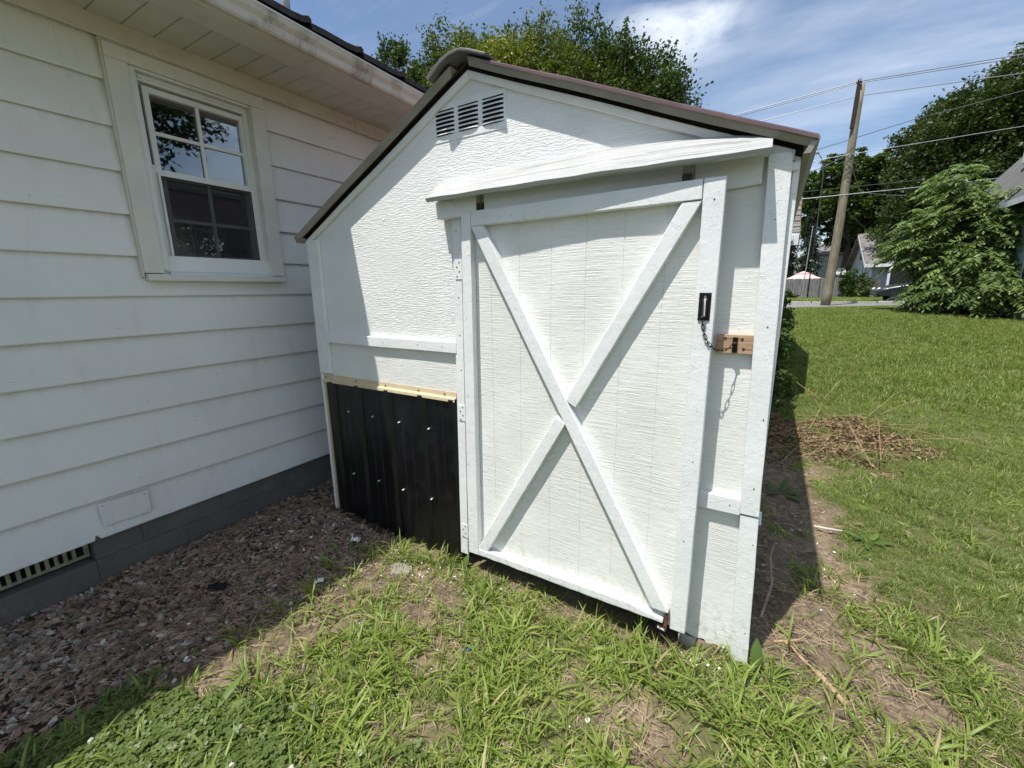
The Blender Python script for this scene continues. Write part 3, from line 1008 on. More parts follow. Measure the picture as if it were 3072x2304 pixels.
    part('jamb', MB().box(-2.90, -2.812, 1.656, 1.684, 1.56, 2.53), MT['vinyl'], W, bevel=0.002)
    part('head_jamb', MB().box(-2.90, -2.815, 1.099, 1.656, 2.521, 2.56), MT['vinyl'], W, bevel=0.002)
    part('stop_bead', MB().box(-2.846, -2.838, 1.118, 1.628, 2.500, 2.508), MT['vinyl'], W)
    part('sill', MB().extrude([(-2.905, 1.099, 1.584), (-2.905, 1.099, 1.54), (-2.80, 1.099, 1.535), (-2.80, 1.099, 1.545)], (0, 0.557, 0)), MT['vinyl'], W, bevel=0.002)
    # upper sash (proud) and lower sash (set back) with muntins and panes

    def sash(y0, y1, z0, z1, X, fw, cz, name):
        a0, b0 = hw(y0, z0, X); a1, b1 = hw(y1, z1, X)
        S = MB().box(X - 0.025, X, a0 - fw, a0, b0 - fw, b1 + fw).box(X - 0.025, X, a1, a1 + fw, b0 - fw, b1 + fw)
        S.box(X - 0.025, X, a0, a1, b1, b1 + fw).box(X - 0.025, X, a0, a1, b0 - fw, b0)
        part(name, S, MT['vinyl'], W, bevel=0.002)
        cy = (a0 + a1) / 2
        part('muntin', MB().box(X - 0.020, X - 0.010, cy - 0.0085, cy + 0.0085, b0, b1), MT['vinyl'], W)
        part('muntin', MB().box(X - 0.0205, X - 0.0105, a0, a1, cz - 0.0085, cz + 0.0085), MT['vinyl'], W)
        for ya, yb in ((a0, cy), (cy, a1)):
            for za, zb in ((b0, cz), (cz, b1)):
                part('pane', MB().box(X - 0.0235, X - 0.0215, ya + 0.0002, yb - 0.0002, za + 0.0002, zb - 0.0002), MT['glass'], W)
    sash(1.146, 1.588, 2.072, 2.434, -2.862, 0.027, 2.262, 'sash')
    sash(1.160, 1.575, 1.645, 2.030, -2.897, 0.030, 1.835, 'sash')
    S = MB()
    a0, b0 = hw(1.137, 1.618, -2.850); a1, b1 = hw(1.602, 2.042, -2.850)
    S.box(-2.858, -2.850, a0 - 0.012, a0, b0 - 0.012, b1 + 0.012).box(-2.858, -2.850, a1, a1 + 0.012, b0 - 0.012, b1 + 0.012)
    S.box(-2.858, -2.850, a0, a1, b0 - 0.012, b0).box(-2.858, -2.850, a0, a1, b1, b1 + 0.014)
    fr = part('screen_frame', S, MT['vinyl'], W, bevel=0.0015)
    part('insect_screen', MB().box(-2.8555, -2.8550, a0, a1, b0, b1), MT['screen'], W)


build_house()

# ------------------------------------------------------------------ shed
FY = 1.66


def at(x, z, Y):
    """wall point (x, z) of the shed front carried to the parallel plane at depth Y, as seen by eye height"""
    k = Y / FY
    return x * k, EYE + (z - EYE) * k


TL, TR = (-2.431, 1.754), (0.067, 1.853)
AP = (-1.180, 2.372)
BACK = 5.35


def roof_l(x):
    return TL[1] + (x - TL[0]) * (AP[1] - TL[1]) / (AP[0] - TL[0])


def roof_r(x):
    return AP[1] + (x - AP[0]) * (TR[1] - AP[1]) / (TR[0] - AP[0])


def roofz(x):
    return roof_l(x) if x < AP[0] else roof_r(x)


def build_shed():
    S = thing('garden_shed', 'white painted wooden shed with an X braced door and black ribbed skirt panel', 'shed', (-1.2, 1.66, 0))
    XL, XR = -2.405, 0.015
    B, PL, GB = MT['board'], MT['ply'], MT['gable']

    def box(name, x0, x1, z0, z1, yf, yb, mat=B, bevel=0.003, par=S, jit=0.0008, lean=0.0, n=None, label=None):
        """board on the front, coordinates read on the wall plane"""
        a0, b0 = at(x0, z0, yf); a1, b1 = at(x1, z1, yf)
        mb = MB()
        w, h = a1 - a0, b1 - b0
        if h > w:
            n = n or max(1, int(h / 0.12))
            mb.beam(((a0 + a1) / 2 - lean, (yf + yb) / 2, b0), ((a0 + a1) / 2 + lean, (yf + yb) / 2, b1), (w / 2, 0, 0), (0, (yb - yf) / 2, 0), n, jit)
        else:
            n = n or max(1, int(w / 0.12))
            mb.beam((a0, (yf + yb) / 2, (b0 + b1) / 2 - lean), (a1, (yf + yb) / 2, (b0 + b1) / 2 + lean), (0, 0, h / 2), (0, (yb - yf) / 2, 0), n, jit)
        return part(name, mb, mat, par, bevel=bevel, label=label)

    # ---- front wall skin: upper veneer panel (left), plywood strip, right strip
    def wallpoly(x0, x1, z0, ztop=None):
        pts = [(x0, FY, z0), (x1, FY, z0)]
        xs = [x1] + ([AP[0]] if x0 < AP[0] < x1 else []) + [x0]
        for x in xs:
            pts.append((x, FY, (roofz(x) - 0.045) if ztop is None else ztop))
        return pts
    gp_ = [(XL, FY, 1.182), (-0.25, FY, 1.182), (-0.25, FY, 1.83), (XR, FY, 1.83), (XR, FY, roof_r(XR) - 0.045), (AP[0], FY, AP[1] - 0.045), (XL, FY, roof_l(XL) - 0.045)]
    part('gable_panel', MB().extrude(gp_, (0, 0.012, 0)), GB, S, label='upper front panel with deep wavy grain')
    part('wall_panel', MB().extrude(wallpoly(XL, -1.24, 0.88, 1.181), (0, 0.012, 0)), PL, S)
    # the right strip ends in a ragged bottom
    pts = [(-0.249, FY, 1.829), (-0.25, FY, 0.035), (-0.16, FY, 0.030), (-0.13, FY, 0.022), (-0.10, FY, 0.030), (-0.085, FY, 0.012), (-0.06, FY, 0.026),
           (-0.03, FY, 0.018), (XR, FY, 0.03), (XR, FY, 1.829)]
    part('wall_panel', MB().extrude([(p[0], p[1] - 0.0, p[2]) for p in reversed(pts)], (0, 0.012, 0)), PL, S)
    part('wall_core', MB().box(XL, XR, FY + 0.0125, FY + 0.05, 0.10, 1.70), MT['dark'], S)
    # side and back walls
    part('side_wall', MB().box(XL, XL + 0.03, FY + 0.0125, BACK, 0.02, roofz(XL) - 0.03), PL, S)
    part('side_wall', MB().box(XR - 0.03, XR, FY + 0.0125, BACK, 0.02, roofz(XR) - 0.03), PL, S)
    part('back_wall', MB().extrude([(XL, BACK - 0.02, 0.02), (XR, BACK - 0.02, 0.02), (XR, BACK - 0.02, roofz(XR) - 0.03), (AP[0], BACK - 0.02, AP[1] - 0.03),
                                    (XL, BACK - 0.02, roofz(XL) - 0.03)], (0, 0.02, 0)), PL, S)
    part('skid', MB().box(-2.3, -2.2, 1.75, BACK - 0.1, -0.06, 0.05).box(-0.2, -0.1, 1.75, BACK - 0.1, -0.06, 0.05), MT['rotwood'], S)
    part('floor_frame', MB().box(XL + 0.05, XR - 0.03, FY + 0.055, FY + 0.09, 0.03, 0.12), MT['rotwood'], S)

    # ---- corner posts and battens
    box('corner_post', -2.420, -2.318, 0.935, 1.735, 1.637, 1.659, lean=0.004)
    box('corner_post', -2.420, -2.400, -0.01, 0.935, 1.640, 1.72)
    box('corner_post', -2.3995, -2.383, 0.0, 0.875, 1.641, 1.659, mat=MT['cream'])
    # right post: upper board leans, lower board butts under it
    mb = MB()
    a = [at(-0.053, 1.835, 1.632), at(0.013, 1.835, 1.632), at(0.040, 0.612, 1.632), at(-0.022, 0.612, 1.632)]
    rings = []
    for i in range(11):
        t = i / 10
        xl = a[0][0] + (a[3][0] - a[0][0]) * t + random.uniform(-.0008, .0008)
        xr = a[1][0] + (a[2][0] - a[1][0]) * t + random.uniform(-.0008, .0008)
        z = a[0][1] + (a[3][1] - a[0][1]) * t
        rings.append([(xl, 1.659, z), (xl, 1.632, z), (xr, 1.632, z), (xr, 1.659, z)])
    part('corner_post', mb.loft(rings), B, S, bevel=0.003)
    mb = MB(); rings = []
    a = [at(-0.020, 0.607, 1.636), at(0.041, 0.607, 1.636), at(0.062, -0.045, 1.636), at(0.000, -0.045, 1.636)]
    for i in range(7):
        t = i / 6
        xl = a[0][0] + (a[3][0] - a[0][0]) * t + random.uniform(-.0008, .0008)
        xr = a[1][0] + (a[2][0] - a[1][0]) * t + random.uniform(-.0008, .0008)
        z = a[0][1] + (a[3][1] - a[0][1]) * t
        rings.append([(xl, 1.659, z), (xl, 1.636, z), (xr, 1.636, z), (xr, 1.659, z)])
    part('corner_post', mb.loft(rings), B, S, bevel=0.003)
    # return boards on the right side wall
    part('corner_board', MB().box(XR + 0.001, XR + 0.020, FY + 0.0, FY + 0.09, -0.03, roofz(XR) - 0.05), B, S, bevel=0.003)
    box('batten', -2.345, -1.318, 1.128, 1.184, 1.636, 1.659, lean=-0.002)
    box('batten', -0.166, -0.0215, 0.604, 0.668, 1.634, 1.659)
    # cream flashing over the black panel
    mb = MB()
    pr = [(1.659, 0.924), (1.656, 0.924), (1.654, 0.899), (1.638, 0.892), (1.636, 0.876), (1.639, 0.876), (1.641, 0.889), (1.659, 0.894)]
    x0, x1 = -2.375, -1.325
    mb.loft([[(xx, yy, EYE + (zz - EYE) * 0.99 + dz) for yy, zz in pr] for xx, dz in ((x0, 0.002), ((x0 + x1) / 2, 0.0), (x1, -0.003))])
    fl = part('flashing', mb, MT['cream'], S, bevel=0.001)
    for x in (-2.36, -2.08, -1.83, -1.58, -1.40):
        part('nail', MB().tube([(x, 1.6555, 0.912), (x, 1.648, 0.912)], 0.0035, 8), MT['screwdark'], fl)
    # ---- black ribbed steel panel
    mb = MB()
    xs, ysd = [], []
    x = -2.372
    ribs = [-2.372 + 0.2 * k for k in range(7)]
    pts = [(-2.375, 1.652)]
    major = [-2.300, -2.065, -1.815, -1.560, -1.350]
    minor = []
    for a_, b_ in zip(major[:-1], major[1:]):
        minor += [a_ + (b_ - a_) * 0.38, a_ + (b_ - a_) * 0.64]
    ev = sorted([(m, 'M') for m in major] + [(m, 'm') for m in minor])
    for m, k in ev:
        if k == 'M':
            pts += [(m - 0.028, 1.652), (m - 0.014, 1.634), (m + 0.014, 1.634), (m + 0.028, 1.652)]
        else:
            pts += [(m - 0.009, 1.652), (m - 0.004, 1.648), (m + 0.004, 1.648), (m + 0.009, 1.652)]
    pts = [p for p in pts if p[0] < -1.322] + [(-1.320, 1.652)]
    nz = 9
    rings = []
    for i in range(nz):
        z = -0.06 + 0.95 * i / (nz - 1)
        rings.append([(p[0], p[1] - 0.0, z) for p in pts])
    n0 = len(pts)
    for r in rings:
        mb.v += r
    for i in range(nz - 1):
        for j in range(n0 - 1):
            mb.f.append((i * n0 + j, i * n0 + j + 1, (i + 1) * n0 + j + 1, (i + 1) * n0 + j))
    bp_ = part('steel_skirt_panel', mb, MT['black'], S)
    for sx, sz in ((-2.324, 0.707), (-2.187, 0.707), (-1.971, 0.706), (-1.754, 0.702), (-1.531, 0.699), (-2.339, 0.298), (-2.192, 0.292), (-1.963, 0.295), (-1.758, 0.285), (-1.539, 0.281)):
        a_, b_ = at(sx, sz, 1.643)
        part('screw', MB().tube([(a_, 1.652, b_), (a_, 1.645, b_), (a_, 1.640, b_), (a_, 1.636, b_ + 0.001)], [0.0050, 0.0050, 0.0036, 0.002], 10), MT['screw'], bp_, smooth=True)

    # ---- rakes and roof
    def rake(fn, x0, x1, name, prof, mat, extra=0.0):
        """prof: list of (Y, drop below the roof line)"""
        rings = []
        n = 14
        for i in range(n + 1):
            x = x0 + (x1 - x0) * i / n
            w = 0.0016 * math.sin(x * 9 + 1) + random.uniform(-.0006, .0006)
            rings.append([(x, yy, fn(x) - dd + w) for yy, dd in prof])
        return part(name, MB().loft(rings), mat, S)
    back = BACK + 0.08
    flash = [(1.6, 0.0), (1.594, 0.005), (1.596, 0.010), (1.606, 0.035), (1.612, 0.035), (1.606, 0.008), (1.612, 0.004), (1.68, 0.004), (1.68, 0.0)]
    rake(roof_l, TL[0], AP[0] - 0.06, 'rake_flashing', flash, MT['olive'])
    top = [(1.598, -0.001), (1.592, 0.004), (1.592, 0.013), (1.5955, 0.015), (1.64, 0.0035), (1.64, -0.001)]
    rake(roof_r, AP[0] + 0.03, TR[0], 'rake_flashing', flash, MT['olive'])
    rake(roof_r, AP[0] + 0.10, TR[0] + 0.002, 'rake_flashing', top, MT['maroon'])
    foam = [(1.644, 0.026), (1.646, 0.050), (1.657, 0.055), (1.657, 0.02)]
    rake(roof_l, TL[0] + 0.03, AP[0], 'closure_strip', foam, MT['foam'])
    rake(roof_r, AP[0], TR[0] - 0.03, 'closure_strip', foam, MT['foam'])
    trim = [(1.640, 0.043), (1.638, 0.045), (1.643, 0.070), (1.659, 0.071), (1.659, 0.041)]
    rake(roof_l, TL[0] + 0.035, AP[0] - 0.001, 'rake_trim', trim, B)
    rake(roof_r, AP[0] + 0.001, TR[0] - 0.05, 'rake_trim', trim, B)
    part('roof_sheet', MB().extrude([(TL[0], 1.648, TL[1] + 0.001), (TL[0], 1.648, TL[1] - 0.012), (AP[0], 1.648, AP[1] - 0.012), (AP[0], 1.648, AP[1] + 0.001)],
                                    (0, back - 1.648, 0)), MT['maroon'], S)
    part('roof_sheet', MB().extrude([(TR[0], 1.648, TR[1] + 0.001), (AP[0], 1.648, AP[1] + 0.001), (AP[0], 1.648, AP[1] - 0.012), (TR[0], 1.648, TR[1] - 0.012)],
                                    (0, back - 1.648, 0)), MT['maroon'], S)
    part('eave_flashing', MB().extrude([(TR[0] + 0.002, 1.60, TR[1] + 0.003), (TR[0] + 0.008, 1.60, TR[1] - 0.006), (TR[0] - 0.012, 1.60, TR[1] - 0.045), (TR[0] - 0.030, 1.60, TR[1] - 0.045),
                                        (TR[0] - 0.012, 1.60, TR[1] - 0.012)], (0, back - 1.60, 0)), MT['olive'], S)
    part('eave_flashing', MB().extrude([(TL[0] - 0.002, 1.60, TL[1] + 0.003), (TL[0] + 0.01, 1.60, TL[1] - 0.012), (TL[0] + 0.05, 1.60, TL[1] - 0.012), (TL[0] + 0.03, 1.60, TL[1] - 0.04),
                                        (TL[0] - 0.008, 1.60, TL[1] - 0.006)], (0, back - 1.60, 0)), MT['olive'], S)
    part('eave_block', MB().box(-0.01, 0.032, 1.645, 1.70, 1.775, 1.80), B, S, bevel=0.003)
    # ridge cap
    op = [(-1.345, 2.312), (-1.300, 2.344), (-1.255, 2.367), (-1.205, 2.379), (-1.160, 2.377), (-1.120, 2.364), (-1.040, 2.330)]
    ip = [(-1.044, 2.320), (-1.124, 2.353), (-1.170, 2.367), (-1.220, 2.362), (-1.268, 2.342), (-1.332, 2.296)]
    mb = MB()
    mb.loft([[(x_, yy, z_ + dz) for x_, z_ in op + ip] for yy, dz in ((1.560, -0.004), (1.575, 0.0), (1.9, 0.003), (back, 0.0))])
    part('ridge_cap', mb, MT['capmetal'], S, bevel=0.003)

    # ---- gable vent with three banks of louvres
    vx0, vx1, vz0, vz1 = -1.392, -1.008, 2.085, 2.235
    gv = MB()
    banks = [(-1.381, -1.273), (-1.254, -1.142), (-1.122, -1.008)]
    banks = [(vx0 + 0.012, vx0 + 0.117), (vx0 + 0.138, vx0 + 0.245), (vx0 + 0.267, vx0 + 0.372)]
    yf = 1.6572
    o0, o1 = 2.112, 2.214
    for xa, xb in ((vx0, banks[0][0]), (banks[0][1], banks[1][0]), (banks[1][1], banks[2][0]), (banks[2][1], vx1)):
        gv.box(xa, xb, yf, 1.6598, o0, o1)
    gv.box(vx0, vx1, yf, 1.6598, vz0, o0).box(vx0, vx1, yf, 1.6598, o1, vz1)
    V = part('gable_vent', gv, B, S, bevel=0.0012)
    for xa, xb in banks:
        part('vent_back', MB().box(xa + .001, xb - .001, 1.6585, 1.6599, o0, o1), MT['dark'], V)
        for k in range(6):
            z = o0 + 0.002 + (o1 - o0) * k / 6.0
            # scooped hood: lens shaped, proud of the plate
            rings = []
            for t in (0, 0.12, 0.3, 0.5, 0.7, 0.88, 1.0):
                x = xa + (xb - xa) * t
                bul = math.sin(math.pi * min(1, max(0, t))) ** 0.5 if 0 < t < 1 else 0.05
                rings.append([(x, 1.6585, z + 0.003), (x, 1.6565 - 0.0080 * bul, z - 0.0005), (x, 1.6555 - 0.0080 * bul, z + 0.0012), (x, 1.6580, z + 0.0092)])
            part('louvre', MB().loft(rings), B, V)
    # ---- header and slanted awning board over the door
    box('header', -1.412, -1.30, 1.765, 1.84, 1.600, 1.659, lean=0)
    mb = MB()
    a0, b0 = at(-1.395, 1.766, 1.604); a1, b1 = at(-0.062, 1.742, 1.632)
    mb.loft([[(a0, 1.604, b0), (a0, 1.604, b0 + 0.085), (a0, 1.657, b0 + 0.1), (a0, 1.657, b0)],
             [(-1.14, 1.612, b0 - 0.004), (-1.14, 1.612, b0 + 0.08), (-1.14, 1.657, b0 + 0.1), (-1.14, 1.657, b0 - 0.004)]])
    part('header', mb, B, S, bevel=0.003)
    mb = MB()
    mb.loft([[(-1.105, 1.622, b0 + 0.002), (-1.105, 1.622, b0 + 0.09), (-1.105, 1.658, b0 + 0.1), (-1.105, 1.658, b0 + 0.002)],
             [(-0.30, 1.640, 1.765), (-0.30, 1.640, 1.845), (-0.30, 1.658, 1.85), (-0.30, 1.658, 1.765)]])
    part('header', mb, B, S, bevel=0.003)
    mb = MB()
    mb.loft([[(-0.262, 1.640, 1.735), (-0.262, 1.640, 1.835), (-0.262, 1.658, 1.84), (-0.262, 1.658, 1.735)],
             [(-0.062, 1.645, 1.748), (-0.062, 1.645, 1.835), (-0.062, 1.658, 1.84), (-0.062, 1.658, 1.748)]])
    part('header', mb, B, S, bevel=0.003)
    for hx, hy in ((-1.122, 1.612), (-0.281, 1.606)):
        part('roller_hanger', MB().box(hx - 0.014, hx + 0.014, hy, hy + 0.025, 1.772, 1.80).tube([(hx, hy - 0.003, 1.782), (hx, hy + 0.004, 1.782)], 0.008, 10), MT['screwdark'], S, bevel=0.001)
    mb = MB(); rings = []
    n = 26
    AWX = [-1.374, -0.884, -0.573, -0.275, -0.125, -0.045]
    AWZ = [1.921, 1.935, 1.936, 1.920, 1.902, 1.885]
    back_r = []
    for i in range(n + 1):
        t = i / n
        Yi = 1.634 - 0.006 * t
        xm = -1.374 + t * 1.329
        xi, zi = at(xm, float(np.interp(xm, AWX, AWZ)) + 0.001 * math.sin(t * 21), Yi)
        Yo = 1.537 - 0.005 * t
        xo0, zo0 = at(-1.471, 1.864, Yo); xo1, zo1 = at(-0.044, 1.854, Yo)
        xo = xo0 + t * (xo1 - xo0); zo = zo0 + t * (zo1 - zo0) + 0.0012 * math.sin(t * 33) + 0.003 * math.sin(math.pi * t)
        d_ = Vector((0, Yi - Yo, zi - zo)).normalized()
        nin = Vector((0, d_.z, -d_.y)) * (0.0205 + 0.0008 * math.sin(t * 39))
        rings.append([(xi, Yi, zi), (xo, Yo, zo), (xo, Yo + nin.y, zo + nin.z), (xi, Yi + nin.y, zi + nin.z)])
        back_r.append([(xi, Yi + 0.004, zi - 0.012), (xi, Yi + 0.020, zi - 0.055), (xi, 1.658, zi - 0.055), (xi, 1.658, zi - 0.004)])
    part('awning_board', mb.loft(rings), MT['awning'], S, bevel=0.0016, label='slanted rough board shedding rain over the door')
    part('awning_backer', MB().loft(back_r), B, S, bevel=0.002)
    # ---- hinge side trim
    mb = MB()
    a = [at(-1.311, 1.783, 1.640), at(-1.262, 1.783, 1.640), at(-1.293, 0.012, 1.640), at(-1.342, 0.012, 1.640)]
    rings = []
    for i in range(15):
        t = i / 14
        xl = a[0][0] + (a[3][0] - a[0][0]) * t + random.uniform(-.0008, .0008)
        xr = a[1][0] + (a[2][0] - a[1][0]) * t
        z = a[0][1] + (a[3][1] - a[0][1]) * t
        rings.append([(xl, 1.659, z), (xl, 1.640, z), (xr, 1.640, z), (xr, 1.659, z)])
    ht = part('hinge_trim', mb.loft(rings), B, S, bevel=0.002)
    for zt, hh in ((1.53, 0.085), (0.83, 0.075), (0.17, 0.07)):
        t = (1.783 - zt) / 1.77
        xc = (a[0][0] + (a[3][0] - a[0][0]) * t + a[1][0] + (a[2][0] - a[1][0]) * t) / 2 + 0.008
        hg = part('hinge', MB().box(xc - 0.021, xc + 0.021, 1.6365, 1.6399, zt - hh / 2 * 1.1, zt + hh / 2 * 1.1), B, S, bevel=0.001)
        for j, (ox, oz) in enumerate(((0.006, 0.03), (-0.008, 0.008), (0.006, -0.012), (-0.008, -0.034))):
            part('screw', MB().tube([(xc + ox, 1.6370, zt + oz), (xc + ox, 1.6352, zt + oz)], 0.0035, 8), MT['screwdark'], hg)
    for zz in (1.70, 1.40, 1.22, 1.05):
        part('nail_hole', MB().tube([(-1.275, 1.6397, zz), (-1.275, 1.6385, zz)], 0.003, 8), MT['screwdark'], ht)

    # ---- the door: hung at the left, latched a little ajar at the right
    def swing(p):
        yy = p[1] - 0.050 * (p[0] + 1.24) / 1.04
        k = yy / p[1]
        return (p[0] * k, yy, EYE + (p[2] - EYE) * k)

    def dpart(name, mb, *a, **k):
        mb.v = [swing(p) for p in mb.v]
        return part(name, mb, *a, **k)

    D = dpart('door', door_panel(), PL, S, label='door skin of painted grooved plywood')
    yf, yb = 1.610, 1.6475

    def lean_board(name, xt0, xt1, zt, xb0, xb1, zb, yf=yf, yb=yb, mat=B):
        a = [at(xt0, zt, yf), at(xt1, zt, yf), at(xb1, zb, yf), at(xb0, zb, yf)]
        rings = []
        n = 16
        for i in range(n + 1):
            t = i / n
            j = random.uniform(-.0010, .0010)
            xl = a[0][0] + (a[3][0] - a[0][0]) * t + j
            xr = a[1][0] + (a[2][0] - a[1][0]) * t + j
            zl = a[0][1] + (a[3][1] - a[0][1]) * t
            zr = a[1][1] + (a[2][1] - a[1][1]) * t
            rings.append([(xl, yb, zl), (xl, yf + random.uniform(-.0006, .0006), zl), (xr, yf + random.uniform(-.0006, .0006), zr), (xr, yb, zr)])
        return dpart(name, MB().loft(rings), mat, D, bevel=0.0035)
    lean_board('stile', -1.260, -1.208, 1.783, -1.289, -1.224, 0.032)
    lean_board('stile', -0.235, -0.166, 1.790, -0.233, -0.172, 0.017)
    # top rail and bottom rail
    mb = MB(); rings = []
    A0, A1 = at(-1.206, 1.781, yf + .001), at(-0.237, 1.790, yf + .001)
    B0, B1 = at(-1.206, 1.716, yf + .001), at(-0.237, 1.724, yf + .001)
    for i in range(15):
        t = i / 14
        j = random.uniform(-.001, .001)
        xt, zt = A0[0] + (A1[0] - A0[0]) * t, A0[1] + (A1[1] - A0[1]) * t
        zb = B0[1] + (B1[1] - B0[1]) * t + j
        rings.append([(xt, yb, zt), (xt, yf + .001, zt), (xt, yf + .001, zb), (xt, yb, zb)])
    dpart('top_rail', mb.loft(rings), B, D, bevel=0.003)
    mb = MB(); rings = []
    A0, A1 = at(-1.222, 0.071, yf), at(-0.262, 0.071, yf)
    B0, B1 = at(-1.222, 0.034, yf), at(-0.262, 0.030, yf)
    for i in range(21):
        t = i / 20
        j = random.uniform(-.0014, .0014)
        xt, zt = A0[0] + (A1[0] - A0[0]) * t, A0[1] + (A1[1] - A0[1]) * t
        zb = B0[1] + (B1[1] - B0[1]) * t + j
        if i >= 18:
            zt -= 0.008 * (i - 17)
        rings.append([(xt, yb, zt), (xt, yf, zt), (xt, yf, zb), (xt, yb, zb)])
    dpart('bottom_rail', mb.loft(rings), B, D, bevel=0.003, label='bottom rail with a splintered right end')
    # rot at the lower right corner: splinters
    for k in range(7):
        x = -0.262 + 0.012 + 0.004 * k
        z = 0.030 + 0.006 * k * 0.9
        dpart('rotten_splinter', MB().beam((-0.285 + random.uniform(0, .02), 1.622 + random.uniform(0, .02), 0.032 + 0.006 * k), (-0.240 + random.uniform(-.008, .002), 1.616 + random.uniform(0, .02), 0.030 + 0.0065 * k),
             (0, 0, 0.0035), (0, 0.006, 0)), MT['rotwood'] if k > 1 else B, D)
    dpart('rotten_splinter', MB().beam((-0.246, 1.628, 0.03), (-0.243, 1.630, 0.115), (0.005, 0, 0), (0, 0.01, 0), 3, 0.001), MT['rotwood'], D)

    # braces
    def brace(p0, p1, w, yfr, ybk, name='brace', cut0=None, cut1=None):
        a = Vector((at(p0[0], p0[1], yfr)[0], 0, at(p0[0], p0[1], yfr)[1]))
        b = Vector((at(p1[0], p1[1], yfr)[0], 0, at(p1[0], p1[1], yfr)[1]))
        d = (b - a).normalized()
        side = Vector((-d.z, 0, d.x)) * w / 2
        # ends cut level
        mb = MB(); rings = []
        n = 14
        for i in range(n + 1):
            t = i / n
            c = a.lerp(b, t)
            j = random.uniform(-.0009, .0009)
            l_, r_ = c - side * (1 + j * 30), c + side * (1 + j * 30)
            if i == 0 and cut0 is not None:
                l_ = l_ + d * ((cut0 - l_.z) / d.z); r_ = r_ + d * ((cut0 - r_.z) / d.z)
            if i == n and cut1 is not None:
                l_ = l_ + d * ((cut1 - l_.z) / d.z); r_ = r_ + d * ((cut1 - r_.z) / d.z)
            rings.append([(l_.x, ybk, l_.z), (l_.x, yfr, l_.z), (r_.x, yfr, r_.z), (r_.x, ybk, r_.z)])
        return dpart(name, mb.loft(rings), B, D, bevel=0.0035)
    yb2 = 1.6475
    zt_ = at(0, 1.713, 1.612)[1]
    zb_ = at(0, 0.074, 1.612)[1]
    TLb, BRb = (-1.166, 1.70), (-0.278, 0.09)
    TRb, BLb = (-0.284, 1.69), (-1.186, 0.09)
    brace(TLb, BRb, 0.057, 1.612, yb2, cut0=zt_ + 0.002, cut1=zb_ + 0.012)
    # crossing point
    d1 = Vector((BRb[0] - TLb[0], BRb[1] - TLb[1])); d2 = Vector((BLb[0] - TRb[0], BLb[1] - TRb[1]))
    den = d1.x * d2.y - d1.y * d2.x
    tt = ((BLb[0] - TRb[0]) * 0 + ((TRb[0] - TLb[0]) * d2.y - (TRb[1] - TLb[1]) * d2.x)) / den
    C = (TLb[0] + d1.x * tt, TLb[1] + d1.y * tt)
    u2 = d2.normalized()
    sang = abs(d1.normalized().x * u2.y - d1.normalized().y * u2.x)
    gap = 0.0285 / sang + 0.012
    brace(TRb, (C[0] - u2.x * gap, C[1] - u2.y * gap), 0.055, 1.614, yb2, cut0=zt_ + 0.008)
    brace((C[0] + u2.x * gap, C[1] + u2.y * gap), BLb, 0.055, 1.613, yb2, cut1=zb_ + 0.001)

    # ---- nail heads and filled holes scattered over the boards
    for (x, z, Y) in [(-2.37, 1.60, 1.637), (-2.37, 1.22, 1.637), (-2.16, 1.158, 1.636), (-1.84, 1.157, 1.636), (-1.58, 1.156, 1.636), (-1.40, 1.154, 1.636), (-2.36, 0.98, 1.637),
                      (-1.235, 1.66, 1.610), (-1.25, 1.30, 1.610), (-1.255, 0.92, 1.610), (-1.262, 0.55, 1.610), (-1.27, 0.20, 1.610), (-0.20, 1.72, 1.610), (-0.20, 1.10, 1.610),
                      (-0.20, 0.78, 1.610), (-0.205, 0.44, 1.610), (-0.205, 0.14, 1.610), (-0.01, 1.64, 1.632), (0.0, 1.30, 1.632), (0.012, 0.98, 1.632), (0.02, 0.72, 1.632),
                      (0.025, 0.50, 1.636), (0.035, 0.30, 1.636), (0.04, 0.12, 1.636), (-0.12, 0.637, 1.634), (-0.05, 0.637, 1.634), (-1.0, 1.745, 1.611), (-0.55, 1.75, 1.611)]:
        a_, b_ = at(x + random.uniform(-.01, .01), z, Y)
        fn = dpart if Y < 1.62 else part
        fn('nail', MB().tube([(a_, Y + 0.001, b_), (a_, Y - 0.0012, b_)], random.uniform(0.0018, 0.0028), 7), MT['screwdark'] if random.random() < 0.7 else MT['chip'], S)

    # ---- chain guard
    px, pz = at(-0.2005, 1.365, 1.557)
    yp = 1.5590
    sp = MB()
    w2, h2 = 0.0185, 0.0455
    sp.box(px - w2, px - 0.004, yp - 0.003, yp, pz - h2, pz + h2).box(px + 0.004, px + w2, yp - 0.003, yp, pz - h2, pz + h2)
    sp.box(px - 0.004, px + 0.004, yp - 0.003, yp, pz + 0.036, pz + h2).box(px - 0.004, px + 0.004, yp - 0.003, yp, pz - h2, pz - 0.040)
    sp.box(px - 0.0095, px - 0.0038, yp - 0.009, yp - 0.002, pz - 0.036, pz + 0.024).box(px + 0.0038, px + 0.0095, yp - 0.009, yp - 0.002, pz - 0.036, pz + 0.024)
    SPt = part('slide_plate', sp, MT['bronze'], S, bevel=0.001, label='dark bronze keyhole slide plate on the door stile')
    for ox in (-0.0135, 0.0135):
        for oz in (-0.036, 0.036):
            part('screw', MB().tube([(px + ox, yp - 0.003, pz + oz), (px + ox, yp - 0.006, pz + oz)], 0.0038, 10), MT['bronze'], SPt)
    part('slide_knob', MB().tube([(px - .002, yp, pz - 0.037), (px - .002, yp - 0.012, pz - 0.037), (px - .002, yp - 0.016, pz - 0.037)], [0.006, 0.009, 0.007], 12), MT['bronze'], SPt, smooth=True)
    # wood block
    bx0, bz0 = at(-0.152, 1.205, 1.638); bx1, bz1 = at(-0.038, 1.2705, 1.638)
